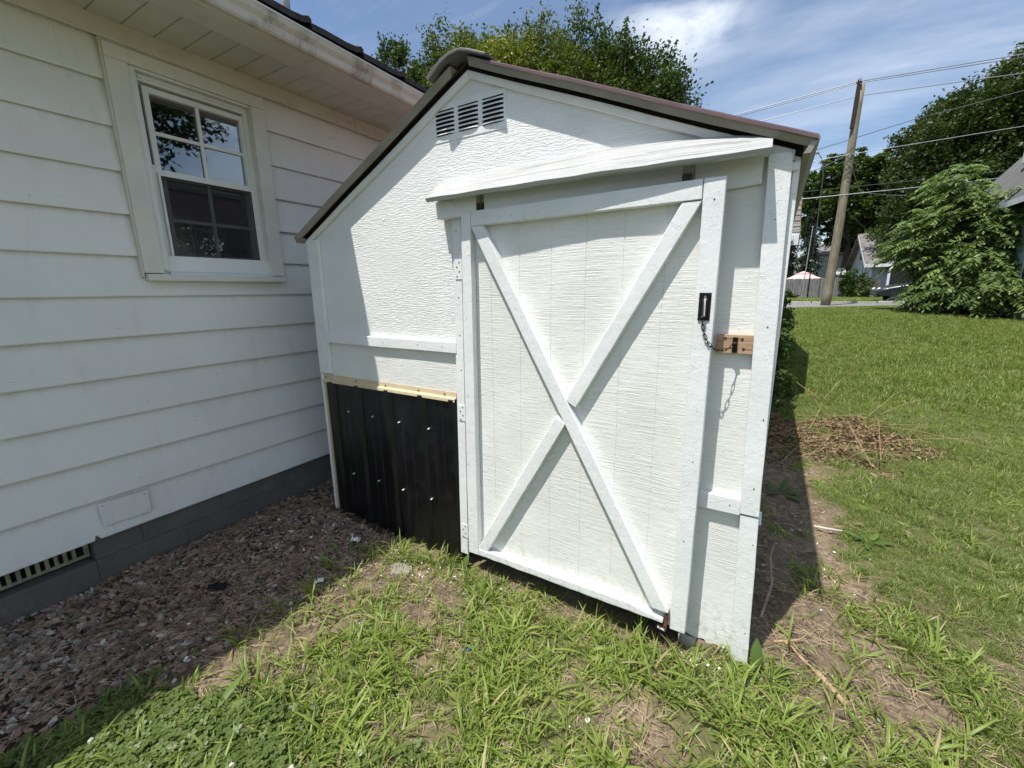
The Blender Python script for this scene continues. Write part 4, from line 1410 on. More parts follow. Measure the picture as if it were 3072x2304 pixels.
    WB = part('wood_block', MB().box(bx0, bx1, 1.638, 1.6585, bz0, bz1), MT['block'], S, bevel=0.0015, label='bare cedar block screwed beside the corner post')
    for ox, oz in ((0.027, 0.052), (0.079, 0.050), (0.085, 0.017)):
        part('screw', MB().tube([(bx0 + ox, 1.6385, bz0 + oz), (bx0 + ox, 1.6365, bz0 + oz)], 0.0045, 10), MT['screwdark'], WB)
    part('crack', MB().box(bx0 + 0.085, bx1 - 0.0005, 1.6373, 1.6383, bz0 + 0.0155, bz0 + 0.0165).box(bx0 + 0.028, bx0 + 0.075, 1.6373, 1.6383, bz0 + 0.0516, bz0 + 0.0522), MT['dark'], WB)
    kp = MB().box(bx0 + 0.050, bx0 + 0.066, 1.6345, 1.6378, bz0 + 0.004, bz1 - 0.008)
    kp.box(bx0 + 0.0505, bx0 + 0.0655, 1.629, 1.6345, bz0 + 0.020, bz0 + 0.040)
    KP = part('keeper_plate', kp, MT['bronze'], S, bevel=0.001)
    part('screw', MB().tube([(bx0 + 0.058, 1.6345, bz1 - 0.013), (bx0 + 0.058, 1.6325, bz1 - 0.013)], 0.0035, 10), MT['bronze'], KP)
    part('keeper_knob', MB().tube([(bx0 + 0.058, 1.6300, bz0 + 0.034), (bx0 + 0.058, 1.6215, bz0 + 0.033), (bx0 + 0.058, 1.618, bz0 + 0.032)], [0.0055, 0.0085, 0.006], 12), MT['bronze'], KP, smooth=True)
    # chain: sagging curve of links
    CH = part('chain', MB().tube([(px - .002, yp - 0.012, pz - 0.046), (px - .002, yp - 0.012, pz - 0.050)], 0.0015, 6), MT['bronze'], S)
    P0 = Vector((px - 0.002, yp - 0.012, pz - 0.044)); P3 = Vector((bx0 + 0.056, 1.620, bz0 + 0.030))
    P1 = Vector((px + 0.004, yp - 0.016, pz - 0.095)); P2 = Vector((px + 0.034, 1.548, bz0 - 0.016))
    NL = 12
    cp = []
    for i in range(200):
        t = i / 199
        cp.append(P0 * (1 - t) ** 3 + P1 * 3 * t * (1 - t) ** 2 + P2 * 3 * t * t * (1 - t) + P3 * t ** 3)
    cl = [0.0]
    for i in range(199):
        cl.append(cl[-1] + (cp[i + 1] - cp[i]).length)

    def atlen(s):
        i = min(range(200), key=lambda k: abs(cl[k] - s))
        j = min(i + 1, 199); h = max(i - 1, 0)
        return cp[i], (cp[j] - cp[h]).normalized()
    pitch_ = cl[-1] / NL
    for k in range(NL):
        c, t = atlen((k + 0.5) * pitch_)
        n1 = t.cross(Vector((0, 1, 0))).normalized()
        n2 = t.cross(n1).normalized()
        n_ = (n1 * math.cos(0.25) + n2 * math.sin(0.25)) if k % 2 else (n2 * math.cos(0.25) + n1 * math.sin(0.25))
        hl, hwid = pitch_ * 0.68, 0.0042
        loop = []
        for a_ in range(14):
            th = 2 * math.pi * a_ / 14
            e = abs(math.cos(th)) ** 0.7 * (1 if math.cos(th) >= 0 else -1)
            loop.append(c + t * hl * e + n_ * hwid * math.sin(th))
        loop.append(loop[0]); loop.append(loop[1])
        part('chain_link', MB().tube(loop[:-1], 0.00135, 6, caps=False), MT['bronze'], CH, smooth=True)
    # stones under the right corner
    for i, (x, y, sx, sz) in enumerate(((-0.085, 1.675, 0.055, 0.03), (-0.155, 1.685, 0.05, 0.028), (-0.02, 1.69, 0.04, 0.028))):
        mb = MB()
        rings = []
        for a_, s_ in ((-1, 0.75), (-0.6, 1.0), (0.5, 0.97), (1, 0.7)):
            rings.append([(x + sx * s_ * math.cos(th) * random.uniform(.9, 1.1), y + 0.04 * s_ * math.sin(th) * random.uniform(.9, 1.1), -0.012 + sz * a_) for th in [2 * math.pi * q / 9 for q in range(9)]])
        part('support_stone', mb.loft(rings), MT['concrete'] if i else DIRT['brown'], S, bevel=0.004)
    # small white bent nail pokes from the side
    part('side_hook', MB().tube([(0.018, 1.95, 0.50), (0.05, 1.95, 0.495), (0.052, 1.95, 0.44)], 0.006, 8), MT['board'], S)
    return S


def door_panel():
    """grooved plywood skin: shallow vertical grooves"""
    mb = MB()
    y0, y1 = 1.6485, 1.6580
    x0, z0 = at(-1.222, 0.040, 1.648); x1, z1 = at(-0.232, 1.785, 1.648)
    grooves = [x0 + 0.005 + g for g in (0.115, 0.265, 0.415, 0.566, 0.716, 0.866)]
    prof = [(x0, y0)]
    for g in grooves:
        prof += [(g - 0.0022, y0), (g - 0.001, y0 + 0.0022), (g + 0.001, y0 + 0.0022), (g + 0.0022, y0)]
    prof += [(x1, y0), (x1, y1), (x0, y1)]
    mb.extrude([(a, b, z0) for a, b in reversed(prof)], (0, 0, z1 - z0))
    return mb


build_shed()

# ------------------------------------------------------------------ scattering


def scatter(name, pts, rot, scl, idx, variants, kind='stuff', label=None, cat=None, parent=None):
    """points with attributes, each gets one of the variant meshes (geometry nodes)"""
    n = len(pts)
    me = bpy.data.meshes.new(name)
    me.vertices.add(n)
    me.vertices.foreach_set('co', np.asarray(pts, np.float32).ravel())
    for nm, ty, arr in (('rot', 'FLOAT_VECTOR', rot), ('scl', 'FLOAT', scl), ('idx', 'INT', idx)):
        a = me.attributes.new(nm, ty, 'POINT')
        if ty == 'FLOAT_VECTOR':
            a.data.foreach_set('vector', np.asarray(arr, np.float32).ravel())
        else:
            a.data.foreach_set('value', np.asarray(arr, np.int32 if ty == 'INT' else np.float32))
    o = bpy.data.objects.new(name, me)
    COL.objects.link(o)
    o['kind'] = kind
    if label:
        o['label'] = label
    if cat:
        o['category'] = cat
    if parent:
        o.parent = parent
    c = bpy.data.collections.new(name + '_variants')
    for i, vm in enumerate(variants):
        c.objects.link(bpy.data.objects.new('%s_variant_%02d' % (name, i), vm))
    ng = bpy.data.node_groups.new(name + '_scatter', 'GeometryNodeTree')
    ng.interface.new_socket('Geometry', in_out='INPUT', socket_type='NodeSocketGeometry')
    ng.interface.new_socket('Geometry', in_out='OUTPUT', socket_type='NodeSocketGeometry')
    N, L = ng.nodes.new, ng.links.new
    gi, go = N('NodeGroupInput'), N('NodeGroupOutput')
    iop = N('GeometryNodeInstanceOnPoints')
    ci = N('GeometryNodeCollectionInfo')
    ci.inputs['Collection'].default_value = c
    ci.inputs['Separate Children'].default_value = True
    ci.inputs['Reset Children'].default_value = True
    iop.inputs['Pick Instance'].default_value = True

    def attr(nm, ty):
        a = N('GeometryNodeInputNamedAttribute')
        a.data_type = ty
        a.inputs['Name'].default_value = nm
        return [s for s in a.outputs if s.enabled and s.name == 'Attribute'][0]
    e2r = N('FunctionNodeEulerToRotation')
    L(attr('rot', 'FLOAT_VECTOR'), e2r.inputs[0])
    L(gi.outputs[0], iop.inputs['Points'])
    L(ci.outputs[0], iop.inputs['Instance'])
    L(attr('idx', 'INT'), iop.inputs['Instance Index'])
    L(e2r.outputs[0], iop.inputs['Rotation'])
    L(attr('scl', 'FLOAT'), iop.inputs['Scale'])
    L(iop.outputs[0], go.inputs[0])
    md = o.modifiers.new('scatter', 'NODES')
    md.node_group = ng
    return o


def np_mesh(name, co, faces_quads=None, tris=None, mat=None, tone=None, fresh=None):
    me = bpy.data.meshes.new(name)
    co = np.asarray(co, np.float32).reshape(-1, 3)
    me.vertices.add(len(co))
    me.vertices.foreach_set('co', co.ravel())
    loops, starts, pos = [], [], 0
    if faces_quads is not None and len(faces_quads):
        q = np.asarray(faces_quads, np.int32)
        loops.append(q.ravel()); starts.append(np.arange(len(q)) * 4)
        pos = q.size
    if tris is not None and len(tris):
        t = np.asarray(tris, np.int32)
        loops.append(t.ravel()); starts.append(pos + np.arange(len(t)) * 3)
    lv = np.concatenate(loops); st = np.concatenate(starts)
    me.loops.add(len(lv)); me.loops.foreach_set('vertex_index', lv)
    me.polygons.add(len(st)); me.polygons.foreach_set('loop_start', st.astype(np.int32))
    me.update(calc_edges=True)
    for nm, arr in (('tone', tone), ('fresh', fresh)):
        if arr is not None:
            a = me.attributes.new(nm, 'FLOAT', 'POINT')
            a.data.foreach_set('value', np.asarray(arr, np.float32))
    if mat:
        me.materials.append(mat)
    return me


def blades(nb, L0, L1, w0, w1, spread, bend, segs, mat, name, up=0.6, fold=0.25):
    """tuft of bent, folded grass blades"""
    V, Q, T = [], [], []
    k = 0
    for b in range(nb):
        az = rng.uniform(0, 2 * math.pi)
        r0 = spread * math.sqrt(rng.uniform(0, 1))
        a0 = rng.uniform(0, 2 * math.pi)
        p = np.array([r0 * math.cos(a0), r0 * math.sin(a0), -0.004])
        L = rng.uniform(L0, L1)
        w = rng.uniform(w0, w1)
        el = math.radians(rng.uniform(90 - 75 * (1 - up), 92))
        el_end = el - rng.uniform(0.3, 1.0) * bend
        tw = rng.uniform(-0.5, 0.5)
        tone = rng.uniform(0, 1)
        for i in range(segs + 1):
            t = i / segs
            e = el + (el_end - el) * t
            d = np.array([math.cos(e) * math.cos(az), math.cos(e) * math.sin(az), math.sin(e)])
            if i:
                p = p + d * L / segs
            wi = w * (0.65 + 0.6 * t - 1.25 * t ** 3) if i < segs else 0
            s = np.array([-math.sin(az + tw * t), math.cos(az + tw * t), 0])
            dn = np.cross(s, d)
            if i < segs:
                V += [p - s * wi / 2, p - dn * wi * fold * 0.5, p + s * wi / 2]
            else:
                V.append(p)
        for i in range(segs - 1):
            a = k + 3 * i
            Q += [(a, a + 1, a + 4, a + 3), (a + 1, a + 2, a + 5, a + 4)]
        a = k + 3 * (segs - 1)
        T += [(a, a + 1, a + 3), (a + 1, a + 2, a + 3)]
        k += 3 * segs + 1
    tone = np.repeat(rng.uniform(0, 1, nb), 3 * segs + 1)
    me = np_mesh(name, V, Q, T, mat, tone)
    me.shade_smooth()
    return me


GR_CRAB = m_grass('crabgrass blade', (0.140, 0.215, 0.034), (0.310, 0.385, 0.090), (0.42, 0.36, 0.18), 0.07, 0.40, 2.3)
GR_LAWN = m_grass('lawn blade', (0.100, 0.160, 0.028), (0.225, 0.285, 0.065), (0.42, 0.36, 0.20), 0.13, 0.36, 0.8)
GR_FAR = m_grass('distant lawn blade', (0.105, 0.165, 0.028), (0.225, 0.290, 0.062), (0.38, 0.33, 0.17), 0.08, 0.36, 0.5)
CLOVER = m_grass('clover leaf', (0.070, 0.120, 0.026), (0.185, 0.240, 0.065), (0.28, 0.25, 0.10), 0.02, 0.35, 3.0)


def keep(mask):
    return rng.uniform(0, 1, mask.shape) < mask


def visible_wedge(x, y):
    """rough test: in front of the photograph's camera with a margin"""
    ca, sa = math.cos(yaw), math.sin(yaw)
    xc = x * ca + y * sa
    yc = -x * sa + y * ca
    return (yc > -0.6) & (np.abs(xc) < 1.6 * yc + 2.2)


def shed_block(x, y):
    return (x > -2.45) & (x < 0.03) & (y > 1.655) & (y < 5.4)


def grass_points(n, x0, x1, y0, y1, dens):
    x = rng.uniform(x0, x1, n); y = rng.uniform(y0, y1, n)
    m = dens(x, y) * visible_wedge(x, y) * ~shed_block(x, y)
    k = keep(np.clip(m, 0, 1))
    x, y = x[k], y[k]
    return np.stack([x, y, gz(x, y)], 1)


def rotz(n, tilt=0.12):
    return np.stack([rng.normal(0, tilt, n), rng.normal(0, tilt, n), rng.uniform(0, 2 * math.pi, n)], 1)


def brush_mask(x, y):
    u = (x - 0.62) / 0.86; v = (y - 5.0 - 0.30 * (x - 0.62)) / 0.85
    return sstep(1.25, 0.45, np.hypot(u, v) + 0.16 * wob(x, y, 3, 1))


def crab_density(x, y):
    b = np.maximum(bed_mask(x, y), dirt_mask(x, y) * 0.93)
    tuft = 0.30 + 0.70 * np.clip(0.6 + 0.6 * wob(x, y, 5.2, 3.3), 0, 1)
    fade = sstep(1.15, 0.45, x + 0.28 * wob(x, y, 1.3, 1))
    return (1 - b) * tuft * fade * sstep(2.6, 1.9, y - 0.3 * x)


def scatter_grass():
    # broad crabgrass, near
    v = [blades(8, 0.045, 0.12, 0.0065, 0.0115, 0.016, 1.7, 6, GR_CRAB, 'crab', 0.22) for _ in range(6)]
    v += [blades(7, 0.03, 0.07, 0.006, 0.010, 0.014, 1.3, 4, GR_CRAB, 'crab', 0.12) for _ in range(4)]
    p = grass_points(44000, -2.0, 1.9, -1.2, 2.6, lambda x, y: crab_density(x, y) * 0.42)
    n = len(p)
    scatter('crabgrass', p, rotz(n, 0.22), rng.uniform(0.55, 1.15, n), rng.integers(0, 10, n), v)
    # sprawling stems with long broad blades
    vs_ = [blades(7, 0.11, 0.20, 0.009, 0.014, 0.03, 1.6, 7, GR_CRAB, 'sprawl', 0.12) for _ in range(5)]
    p = grass_points(2600, -1.9, 1.7, 0.1, 2.4, lambda x, y: np.clip(crab_density(x, y) + 0.15 * dirt_mask(x, y) * (x > 0.2), 0, 1) * 0.38)
    n = len(p)
    scatter('sprawling_grass', p, rotz(n, 0.12), rng.uniform(0.55, 1.0, n), rng.integers(0, 5, n), vs_)
    vfine = [blades(14, 0.03, 0.085, 0.002, 0.0042, 0.02, 1.7, 5, GR_LAWN, 'fine', 0.4) for _ in range(6)]
    p = grass_points(23500, -2.0, 1.9, -1.2, 2.6, lambda x, y: crab_density(x, y) * 0.55)
    n = len(p)
    scatter('fine_grass', p, rotz(n, 0.25), rng.uniform(0.5, 1.2, n), rng.integers(0, 6, n), vfine)
    # thin weeds on the dirt strip and dirt patches
    def weeds(x, y):
        c = np.clip(wob(x, y, 3.3, 0.7) - 0.75, 0, 1) * dirt_mask(x, y) * (x > -1.5)
        return c * 0.35 * sstep(4.3, 3.9, y)
    p = grass_points(30000, -1.5, 1.2, 0.8, 4.2, weeds)
    n = len(p)
    scatter('creeping_weeds', p, rotz(n, 0.3), rng.uniform(0.5, 0.95, n), rng.integers(0, 10, n), v)
    # tall tufts by the black panel and the shed foot
    vt = [blades(8, 0.10, 0.20, 0.005, 0.009, 0.02, 1.9, 7, GR_CRAB, 'tall', 0.65) for _ in range(4)]
    q = []
    for cx, cy, sx, sy, m in ((-1.62, 1.50, 0.12, 0.06, 9), (-1.42, 1.56, 0.08, 0.05, 8), (-1.80, 1.42, 0.10, 0.10, 5), (-1.90, 1.25, 0.09, 0.09, 4), (-1.15, 1.50, 0.12, 0.04, 10),
                              (-0.85, 1.46, 0.2, 0.04, 9), (-0.35, 1.50, 0.15, 0.04, 10), (-1.75, 1.05, 0.08, 0.12, 3), (0.15, 1.62, 0.1, 0.06, 6), (0.62, 2.2, 0.2, 0.3, 12), (0.5, 1.5, 0.2, 0.15, 14),
                              (0.25, 1.35, 0.15, 0.12, 10), (0.35, 2.35, 0.05, 0.08, 3)):
        for _ in range(m):
            q.append((rng.normal(cx, sx * 0.6), min(rng.normal(cy, sy * 0.6), 1.6 if cx < 0.05 else 9)))
    q = np.array(q)
    p = np.stack([q[:, 0], q[:, 1], gz(q[:, 0], q[:, 1])], 1)
    n = len(p)
    scatter('tall_grass', p, rotz(n, 0.2), rng.uniform(0.6, 1.0, n), rng.integers(0, 4, n), vt)
    # mown lawn, fine blades
    vl = [blades(26, 0.022, 0.055, 0.0018, 0.0034, 0.035, 1.3, 3, GR_LAWN, 'lawn', 0.45) for _ in range(6)]

    def lawn(x, y):
        d = np.maximum(bed_mask(x, y), dirt_mask(x, y))
        r = (1 - d) * sstep(0.25, 0.95, x + 0.25 * wob(x, y, 1.3, 1) + 0.8 * sstep(1.7, 3.5, y))
        thin = 1 - 0.75 * sstep(0.0, 0.9, wob(x, y, 1.4, 4.4)) * sstep(8.5, 5.5, y)
        return r * thin * (1 - 0.6 * brush_mask(x, y))
    p = grass_points(110000, 0.2, 5.5, -1.2, 7.5, lambda x, y: lawn(x, y) * 0.80)
    n = len(p)
    hs = 0.95 + 0.28 * np.clip(wob(p[:, 0], p[:, 1], 1.7, 2.2), -1, 1)
    scatter('lawn_grass', p, rotz(n, 0.15), rng.uniform(0.75, 1.3, n) * hs, rng.integers(0, 6, n), vl)
    # coarser clumps and broad weeds sprinkled through the lawn
    p = grass_points(9000, 0.5, 4.5, 0.6, 7.5, lambda x, y: lawn(x, y) * (0.15 + sstep(0.1, 0.8, wob(x, y, 2.2, 6.1))) * 0.75)
    n = len(p)
    scatter('lawn_clumps', p, rotz(n, 0.25), rng.uniform(0.5, 0.95, n), rng.integers(0, 10, n), v)
    vf = [blades(22, 0.05, 0.10, 0.006, 0.010, 0.12, 1.2, 2, GR_FAR, 'farlawn', 0.5) for _ in range(5)]

    def far(x, y):
        return sstep(6.3, 7.8, y) * (y < road_near(x) - 0.05)
    p = grass_points(60000, 0.0, 11, 6.2, 24, lambda x, y: far(x, y) * 0.9)
    n = len(p)
    scatter('far_lawn_grass', p, rotz(n, 0.12), rng.uniform(0.8, 1.3, n), rng.integers(0, 5, n), vf)
    p = grass_points(60000, -2, 14, 26.9, 46, lambda x, y: 0.5 + 0 * x)
    n = len(p)
    scatter('verge_grass', p, rotz(n, 0.12), rng.uniform(1.2, 2.4, n), rng.integers(0, 5, n), vf)

    # clover patch at the lower left
    vc = []
    for _ in range(6):
        V, Q, T, k = [], [], [], 0
        for c in range(9):
            a0, r0 = rng.uniform(0, 6.28), 0.035 * math.sqrt(rng.uniform(0, 1))
            cx, cy, h = r0 * math.cos(a0), r0 * math.sin(a0), rng.uniform(0.012, 0.034)
            R = rng.uniform(0.0042, 0.0070)
            ph = rng.uniform(0, 6.28)
            tx, ty = rng.normal(0, 0.25, 2)
            for l in range(3):
                th = ph + l * 2.094
                ring = []
                for u, wv in ((0, 0), (0.55, -0.62), (1.25, -0.70), (1.7, -0.28), (1.55, 0), (1.7, 0.28), (1.25, 0.70), (0.55, 0.62)):
                    x = R * (u * math.cos(th) - wv * math.sin(th)); y = R * (u * math.sin(th) + wv * math.cos(th))
                    V.append((cx + x, cy + y, h + x * tx + y * ty + 0.10 * abs(wv) * R))
                T += [(k, k + i, k + i + 1) for i in range(1, 7)]
                k += 8
            V += [(cx - 0.0005, cy, 0), (cx + 0.0005, cy, 0), (cx, cy, h)]
            T.append((k, k + 1, k + 2)); k += 3
        vc.append(np_mesh('clover', V, None, T, CLOVER, np.repeat(rng.uniform(0, 1), len(V))))

    def clov(x, y):
        d = sstep(0.34, 0.05, y - 0.18 - 0.95 * (x + 1.75) * 0.35 + 0.03 * wob(x, y, 4, 2)) * sstep(-1.96, -1.76, x) * sstep(-0.9, -1.25, x + 0.1 * wob(x, y, 3, 1))
        return d
    p = grass_points(34000, -2.05, -0.7, -0.7, 0.85, lambda x, y: clov(x, y) * (0.35 + 0.4 * np.clip(0.5 + 0.6 * wob(x, y, 5.5, 1.1), 0, 1)))
    n = len(p)
    scatter('clover', p, rotz(n, 0.15), rng.uniform(0.8, 1.3, n), rng.integers(0, 6, n), vc)


scatter_grass()


def stone_mesh(name, flat, seed, mat):
    r = random.Random(seed)
    bm = bmesh.new()
    bmesh.ops.create_icosphere(bm, subdivisions=2, radius=1.0)
    ax = [Vector((r.gauss(0, 1), r.gauss(0, 1), r.gauss(0, 1))).normalized() for _ in range(7)]
    off = [r.uniform(0.45, 0.85) for _ in ax]
    for v in bm.verts:
        for a, o_ in zip(ax, off):                      # cut by planes: faceted chips
            d = v.co.dot(a)
            if d > o_:
                v.co -= a * (d - o_)
        v.co *= 1 + r.uniform(-0.04, 0.04)
        v.co.x *= 1.25; v.co.y *= r.uniform(0.80, 0.82); v.co.z *= flat
    me = bpy.data.meshes.new(name)
    bm.to_mesh(me); bm.free()
    me.materials.append(mat)
    return me


def scatter_bed():
    kinds = [('red', 5), ('brown', 6), ('tan', 3), ('grey', 2), ('pale', 1)]
    vs = []
    for k, m in kinds:
        for j in range(m):
            vs.append(stone_mesh('stone', random.uniform(0.28, 0.5), j * 31 + len(k), DIRT[k]))
    n = 21000
    x = rng.uniform(-2.84, -1.6, n); y = rng.uniform(-0.2, 1.95, n)
    m = bed_mask(x, y) * sstep(1.93, 1.7, y) * (0.55 + 0.45 * np.clip(0.7 + 0.5 * wob(x, y, 1.9, 0.4), 0, 1)) * ((y < 1.6) | (x < -2.43))
    k = keep(np.clip(m, 0, 1)) & visible_wedge(x, y)
    x, y = x[k], y[k]
    n = len(x)
    s = np.exp(rng.normal(math.log(0.0088), 0.42, n)).clip(0.003, 0.020)
    z = gz(x, y) + s * rng.uniform(0.0, 0.25, n)
    idx = rng.integers(0, len(vs), n)
    # paler stones gather toward the lower left
    pale = keep(sstep(-1.95, -2.25, x) * sstep(0.62, 0.25, y) * 0.4)
    idx[pale] = rng.integers(14, 17, pale.sum())
    scatter('gravel', np.stack([x, y, z], 1), rotz(n, 0.42), s, idx, vs)
    # loose chips on the soil elsewhere
    n = 9000
    x = rng.uniform(-1.75, 1.1, n); y = rng.uniform(0.3, 4.3, n)
    k = keep(dirt_mask(x, y) * 0.28) & ~shed_block(x, y) & visible_wedge(x, y)
    x, y = x[k], y[k]; n = len(x)
    s = rng.uniform(0.0015, 0.005, n)
    scatter('soil_crumbs', np.stack([x, y, gz(x, y)], 1), rotz(n, 0.3), s, rng.integers(5, 14, n), vs)
    # larger stones one can tell apart: each is a thing
    big = []
    cols = ['pale', 'grey', 'tan', 'red', 'red', 'red', 'brown']
    lab = {'pale': ('pale chipped landscape stone lying among the red gravel', 'pale stones in the bed along the house'),
           'grey': ('grey chipped landscape stone lying among the red gravel', 'grey stones in the bed along the house'),
           'tan': ('tan chipped landscape stone lying among the darker gravel', 'tan stones in the bed along the house'),
           'red': ('large pinkish red landscape stone lying in the gravel bed', 'pinkish red stones in the bed along the house'),
           'brown': ('large dark brown landscape stone lying in the gravel bed', 'dark brown stones in the bed along the house')}
    protos = {}
    for i in range(110):
        for _ in range(60):
            x = random.uniform(-2.78, -1.9); y = random.uniform(0.12, 1.55)
            if float(bed_mask(np.array([x]), np.array([y]))[0]) > 0.7 and visible_wedge(np.array([x]), np.array([y]))[0] and all(math.hypot(x - a, y - b) > 0.055 for a, b in big):
                break
        else:
            continue
        big.append((x, y))
        c = random.choice(cols)
        j = random.randint(0, 3)
        if (c, j) not in protos:
            protos[(c, j)] = stone_mesh('stone', random.uniform(0.30, 0.42), 100 + j * 7 + len(c), DIRT[c])
        o = bpy.data.objects.new('stone', protos[(c, j)])
        s = random.uniform(0.013, 0.022)
        o.location = (x, y, float(gz(x, y)) + s * 0.22)
        o.rotation_euler = (random.gauss(0, .15), random.gauss(0, .15), random.uniform(0, 6.28))
        o.scale = (s, s, s)
        COL.objects.link(o)
        o['label'], o['group'] = lab[c]
        o['category'] = 'stone'
    # straw and twigs
    tw = []
    straw = m_plain('dry straw', (0.40, 0.31, 0.19), 0.8, var=0.3, vs=20)
    twig = m_plain('dark twig', (0.17, 0.125, 0.085), 0.85, var=0.3, vs=20)
    for j in range(10):
        mb = MB()
        for q in range(3):
            a = random.uniform(0, 6.28); L_ = random.uniform(0.03, 0.10)
            p0 = Vector((random.uniform(-.02, .02), random.uniform(-.02, .02), 0.004)); d = Vector((math.cos(a), math.sin(a), 0))
            b = Vector((-d.y, d.x, 0)) * random.uniform(-.012, .012)
            mb.tube([p0 - d * L_ / 2, p0 + b + Vector((0, 0, 0.005)), p0 + d * L_ / 2], [0.0009, 0.0011, 0.0006], 4, caps=False)
        me = mb.mesh('straw'); me.materials.append(straw if j < 4 else twig)
        tw.append(me)
    n = 34000
    x = rng.uniform(-2.8, 1.4, n); y = rng.uniform(0.0, 4.3, n)
    dm = np.maximum(bed_mask(x, y) * 0.95, dirt_mask(x, y) * 0.55) + 0.65 * (x > -1.9) * (y < 2.4)
    dm = dm + 0.5 * np.exp(-(((x + 2.05) / 0.3) ** 2 + ((y - 0.75) / 0.45) ** 2)) + 0.5 * np.exp(-(((x + 1.45) / 0.25) ** 2 + ((y - 1.4) / 0.2) ** 2)) + 0.4 * np.exp(-(((x - 0.25) / 0.25) ** 2 + ((y - 1.9) / 0.2) ** 2))
    k = keep(np.clip(dm * 0.36, 0, 1)) & ~shed_block(x, y) & visible_wedge(x, y)
    x, y = x[k], y[k]; n = len(x)
    scatter('straw', np.stack([x, y, gz(x, y) + rng.uniform(0.001, 0.010, n)], 1), rotz(n, 0.1), rng.uniform(0.6, 1.3, n), rng.integers(0, 10, n), tw)
    # flakes of white paint fallen from the shed
    ch = []
    for j in range(7):
        mb = MB()
        m = random.randint(4, 6)
        e = random.uniform(0.2, 1.0)
        poly = [(0.5 * math.cos(q * 6.28 / m) * random.uniform(.6, 1.2), 0.5 * e * math.sin(q * 6.28 / m) * random.uniform(.6, 1.2), random.uniform(-.05, .05)) for q in range(m)]
        mb.extrude(poly, (0, 0, 0.08))
        me = mb.mesh('flake'); me.materials.append(MT['chip']); ch.append(me)
    P = []
    for cx, cy, sx, sy, m in ((-2.25, 1.40, 0.18, 0.12, 55), (-1.85, 1.45, 0.2, 0.12, 90), (-1.5, 1.5, 0.16, 0.09, 130), (-1.95, 0.95, 0.25, 0.3, 28), (-1.2, 1.25, 0.25, 0.2, 30), (-0.8, 1.5, 0.3, 0.06, 18),
                              (-0.08, 1.58, 0.09, 0.05, 70), (0.25, 2.4, 0.2, 0.5, 60), (0.35, 3.2, 0.2, 0.4, 30), (0.3, 1.75, 0.2, 0.15, 30), (-0.8, 1.1, 0.5, 0.3, 22), (-2.3, 0.5, 0.3, 0.25, 16)):
        for _ in range(m):
            P.append((rng.normal(cx, sx), rng.normal(cy, sy)))
    P = np.array(P)
    P = P[~shed_block(P[:, 0], P[:, 1]) & (P[:, 0] > -2.8) & ((P[:, 1] < 1.6) | (P[:, 0] > 0.05))]
    n = len(P)
    scatter('paint_flakes', np.stack([P[:, 0], P[:, 1], gz(P[:, 0], P[:, 1]) + 0.008], 1), rotz(n, 0.35), np.exp(rng.normal(math.log(0.010), 0.5, n)).clip(0.004, 0.03), rng.integers(0, 7, n), ch)


scatter_bed()


# ------------------------------------------------------------------ broad leaved weeds, litter


def broadleaf(name, label, cat, x, y, leaves, mat, group=None):
    """rosette: leaves = (azimuth deg, length, width, elevation deg, droop)"""
    z = float(gz(x, y))
    R = thing(name, label, cat, (x, y, z), group)
    for az, L_, w, el, droop in leaves:
        a = math.radians(az)
        mb = MB()
        n = 9
        p = Vector((x, y, z)); e = math.radians(el)
        side = Vector((-math.sin(a), math.cos(a), 0))
        rows = []
        for i in range(n + 1):
            t = i / n
            ee = e - math.radians(droop) * t
            d = Vector((math.cos(ee) * math.cos(a), math.cos(ee) * math.sin(a), math.sin(ee)))
            if i:
                p = p + d * L_ / n
            if t < 0.22:
                ww = 0.10
            else:
                u = (t - 0.22) / 0.78
                ww = max(0.03, (math.sin(math.pi * min(1, u ** 0.75)) ** 0.7))
            ww *= w / 2 * (1 + 0.12 * math.sin(t * 29 + az))
            nrm = side.cross(d)
            rp = 0.10 * w * math.sin(t * 23 + az)
            rows.append([p - side * ww + nrm * (0.22 * ww + rp), p - side * ww * 0.5 + nrm * (0.05 * ww - rp), p + nrm * 0, p + side * ww * 0.5 + nrm * (0.05 * ww + rp), p + side * ww + nrm * (0.22 * ww - rp)])
        mb.loft(rows, close=False, caps=False)
        me = mb.mesh('leaf')
        me.transform(Matrix.Translation(-Vector((x, y, z))))
        at_ = me.attributes.new('tone', 'FLOAT', 'POINT')
        at_.data.foreach_set('value', np.full(len(me.vertices), random.random(), np.float32))
        me.materials.append(mat); me.shade_smooth()
        o = bpy.data.objects.new('leaf', me); o.parent = R
        COL.objects.link(o)
        sd = o.modifiers.new('sub', 'SUBSURF'); sd.levels = 1; sd.render_levels = 1
    return R


